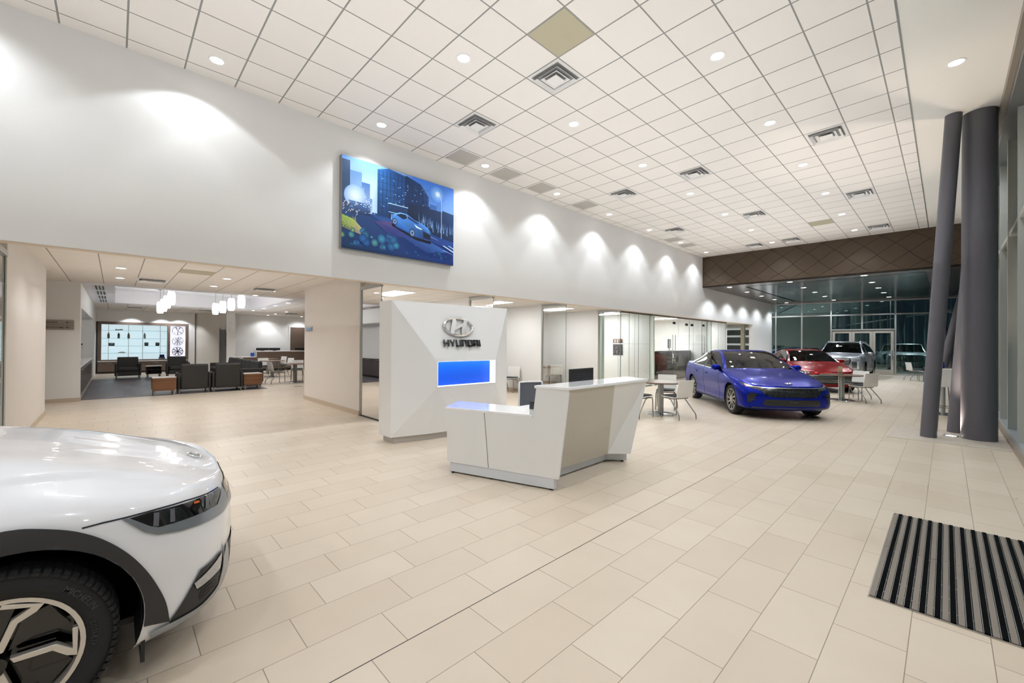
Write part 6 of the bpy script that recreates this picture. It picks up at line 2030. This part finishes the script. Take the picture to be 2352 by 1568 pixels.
PWALL, PDOWN = 72, 88
for x, y in downs:
    if y > 6.5:
        if x < 2:
            spot(x - .25, y, ZC - .03, PWALL * .62, 118, .16, .06)
            spot(x - .25, y, ZC - .03, PWALL * .2, 66, .16, .05)
            continue
        spot(x, y, ZC - .03, PWALL, 112, .45, .05)
        spot(x, y, ZC - .03, PWALL * .6, 64, .3, .04)
    else:
        spot(x, y, ZC - .03, PDOWN, 140, .8, .06)
for x in (-1.44, -3.88, -6.3):
    for y in (7.027, 4.588, 2.15):
        spot(x, y, ZC - .03, PDOWN, 140, .8, .06)
for x in (3.436, 5.875, .998):
    spot(x, -.09, ZC - .03, PDOWN, 140, .8, .06)
for x in (-3, 2, 8):  # unseen lamps added behind the camera for more bounced light
    spot(x, -4.5, ZC - .03, 300, 150, .8, .1)
for x, y in canopy:
    spot(x, y, 4.12, 125 if y > 6 else 150, 130, .5, .05)
for x, y in lounge_lights:
    spot(x, y, ZL - .03, 56, 140, .6, .06, (.94, .96, .98))
for x in (.6, 1.75, 2.45):
    spot(x, 27.5, ZL - .03, 75, 110, .4, .05)
spot(6.5, 26.7, ZL - .03, 40, 80, .3, .05)
for x, y, sx, sy in troffers:
    area(x, y, ZO - .035, sx, sy, (24 if 15 < x < 23 else 15) * sx * sy / .37, (.97, .985, 1))
for x, y, z in pend_pos:
    l = bpy.data.lights.new('lamp', 'POINT'); l.energy = 14; l.shadow_soft_size = .12; l.color = (1, .93, .84)
    o = bpy.data.objects.new('lamp', l); COL.objects.link(o); o.location = (x, y, z - .35)
# added fill lamps without fixtures, facing up to brighten the ceilings
UP = (PI, 0, 0)
area(4, 3.3, 3.0, 13, 6.5, 150, (.90, .95, 1), UP)
area(14.5, 3.3, 3.0, 8, 6.5, 95, (.90, .95, 1), UP)
area(-3.5, 3.0, 3.0, 5, 6.5, 50, (.90, .95, 1), UP)
area(1.4, 11.5, 1.9, 4.5, 6.5, 20, (.90, .95, 1), UP)
area(3.2, 20.6, 1.9, 5.5, 6.5, 66, (.92, .96, 1), UP)
area(24.5, 3.5, 2.6, 9, 6, 30, (.93, .96, 1), UP)
def aim(x, y, z, tx, ty, tz, p, size, r):  # extra fill spots, no fixtures, added to brighten logo wall, desk and cars
    o = spot(x, y, z, p, size, .8, r)
    o.rotation_euler = Vector((tx - x, ty - y, tz - z)).to_track_quat('-Z', 'Y').to_euler()
aim(2.6, .2, 5.3, 4.3, 5.5, 1.3, 130, 75, .35)
aim(5.0, -.3, 5.3, 4.2, 3.6, .8, 120, 60, .35)
aim(-.5, -1.5, 5.2, .2, 2.8, .6, 85, 70, .35)
aim(8.0, .6, 5.3, 12., 3.8, .6, 160, 60, .3)
# columns: floor uplight
u = spot(10.62, -.1, .03, 240, 70, .6, .05, (1, .84, .68), tilt=(PI, 0, 0))
# outside: pole lamps over the car park
for x, y in ((38, 6), (40, -2), (46, 2)):
    spot(x, y, 6.5, 900, 150, .6, .2, (.85, .95, 1))

SC.view_settings.view_transform = 'Standard'
SC.view_settings.look = 'None'
SC.view_settings.exposure = EXPO
SC.cycles.use_denoising = True
SC.cycles.use_adaptive_sampling = True
SC.cycles.adaptive_threshold = .1
SC.cycles.adaptive_min_samples = 14
SC.cycles.max_bounces = 7
SC.cycles.diffuse_bounces = 4
SC.cycles.glossy_bounces = 3
SC.cycles.transmission_bounces = 6
SC.cycles.transparent_max_bounces = 24
SC.cycles.sample_clamp_indirect = 6
SC.cycles.caustics_reflective = False
SC.cycles.caustics_refractive = False
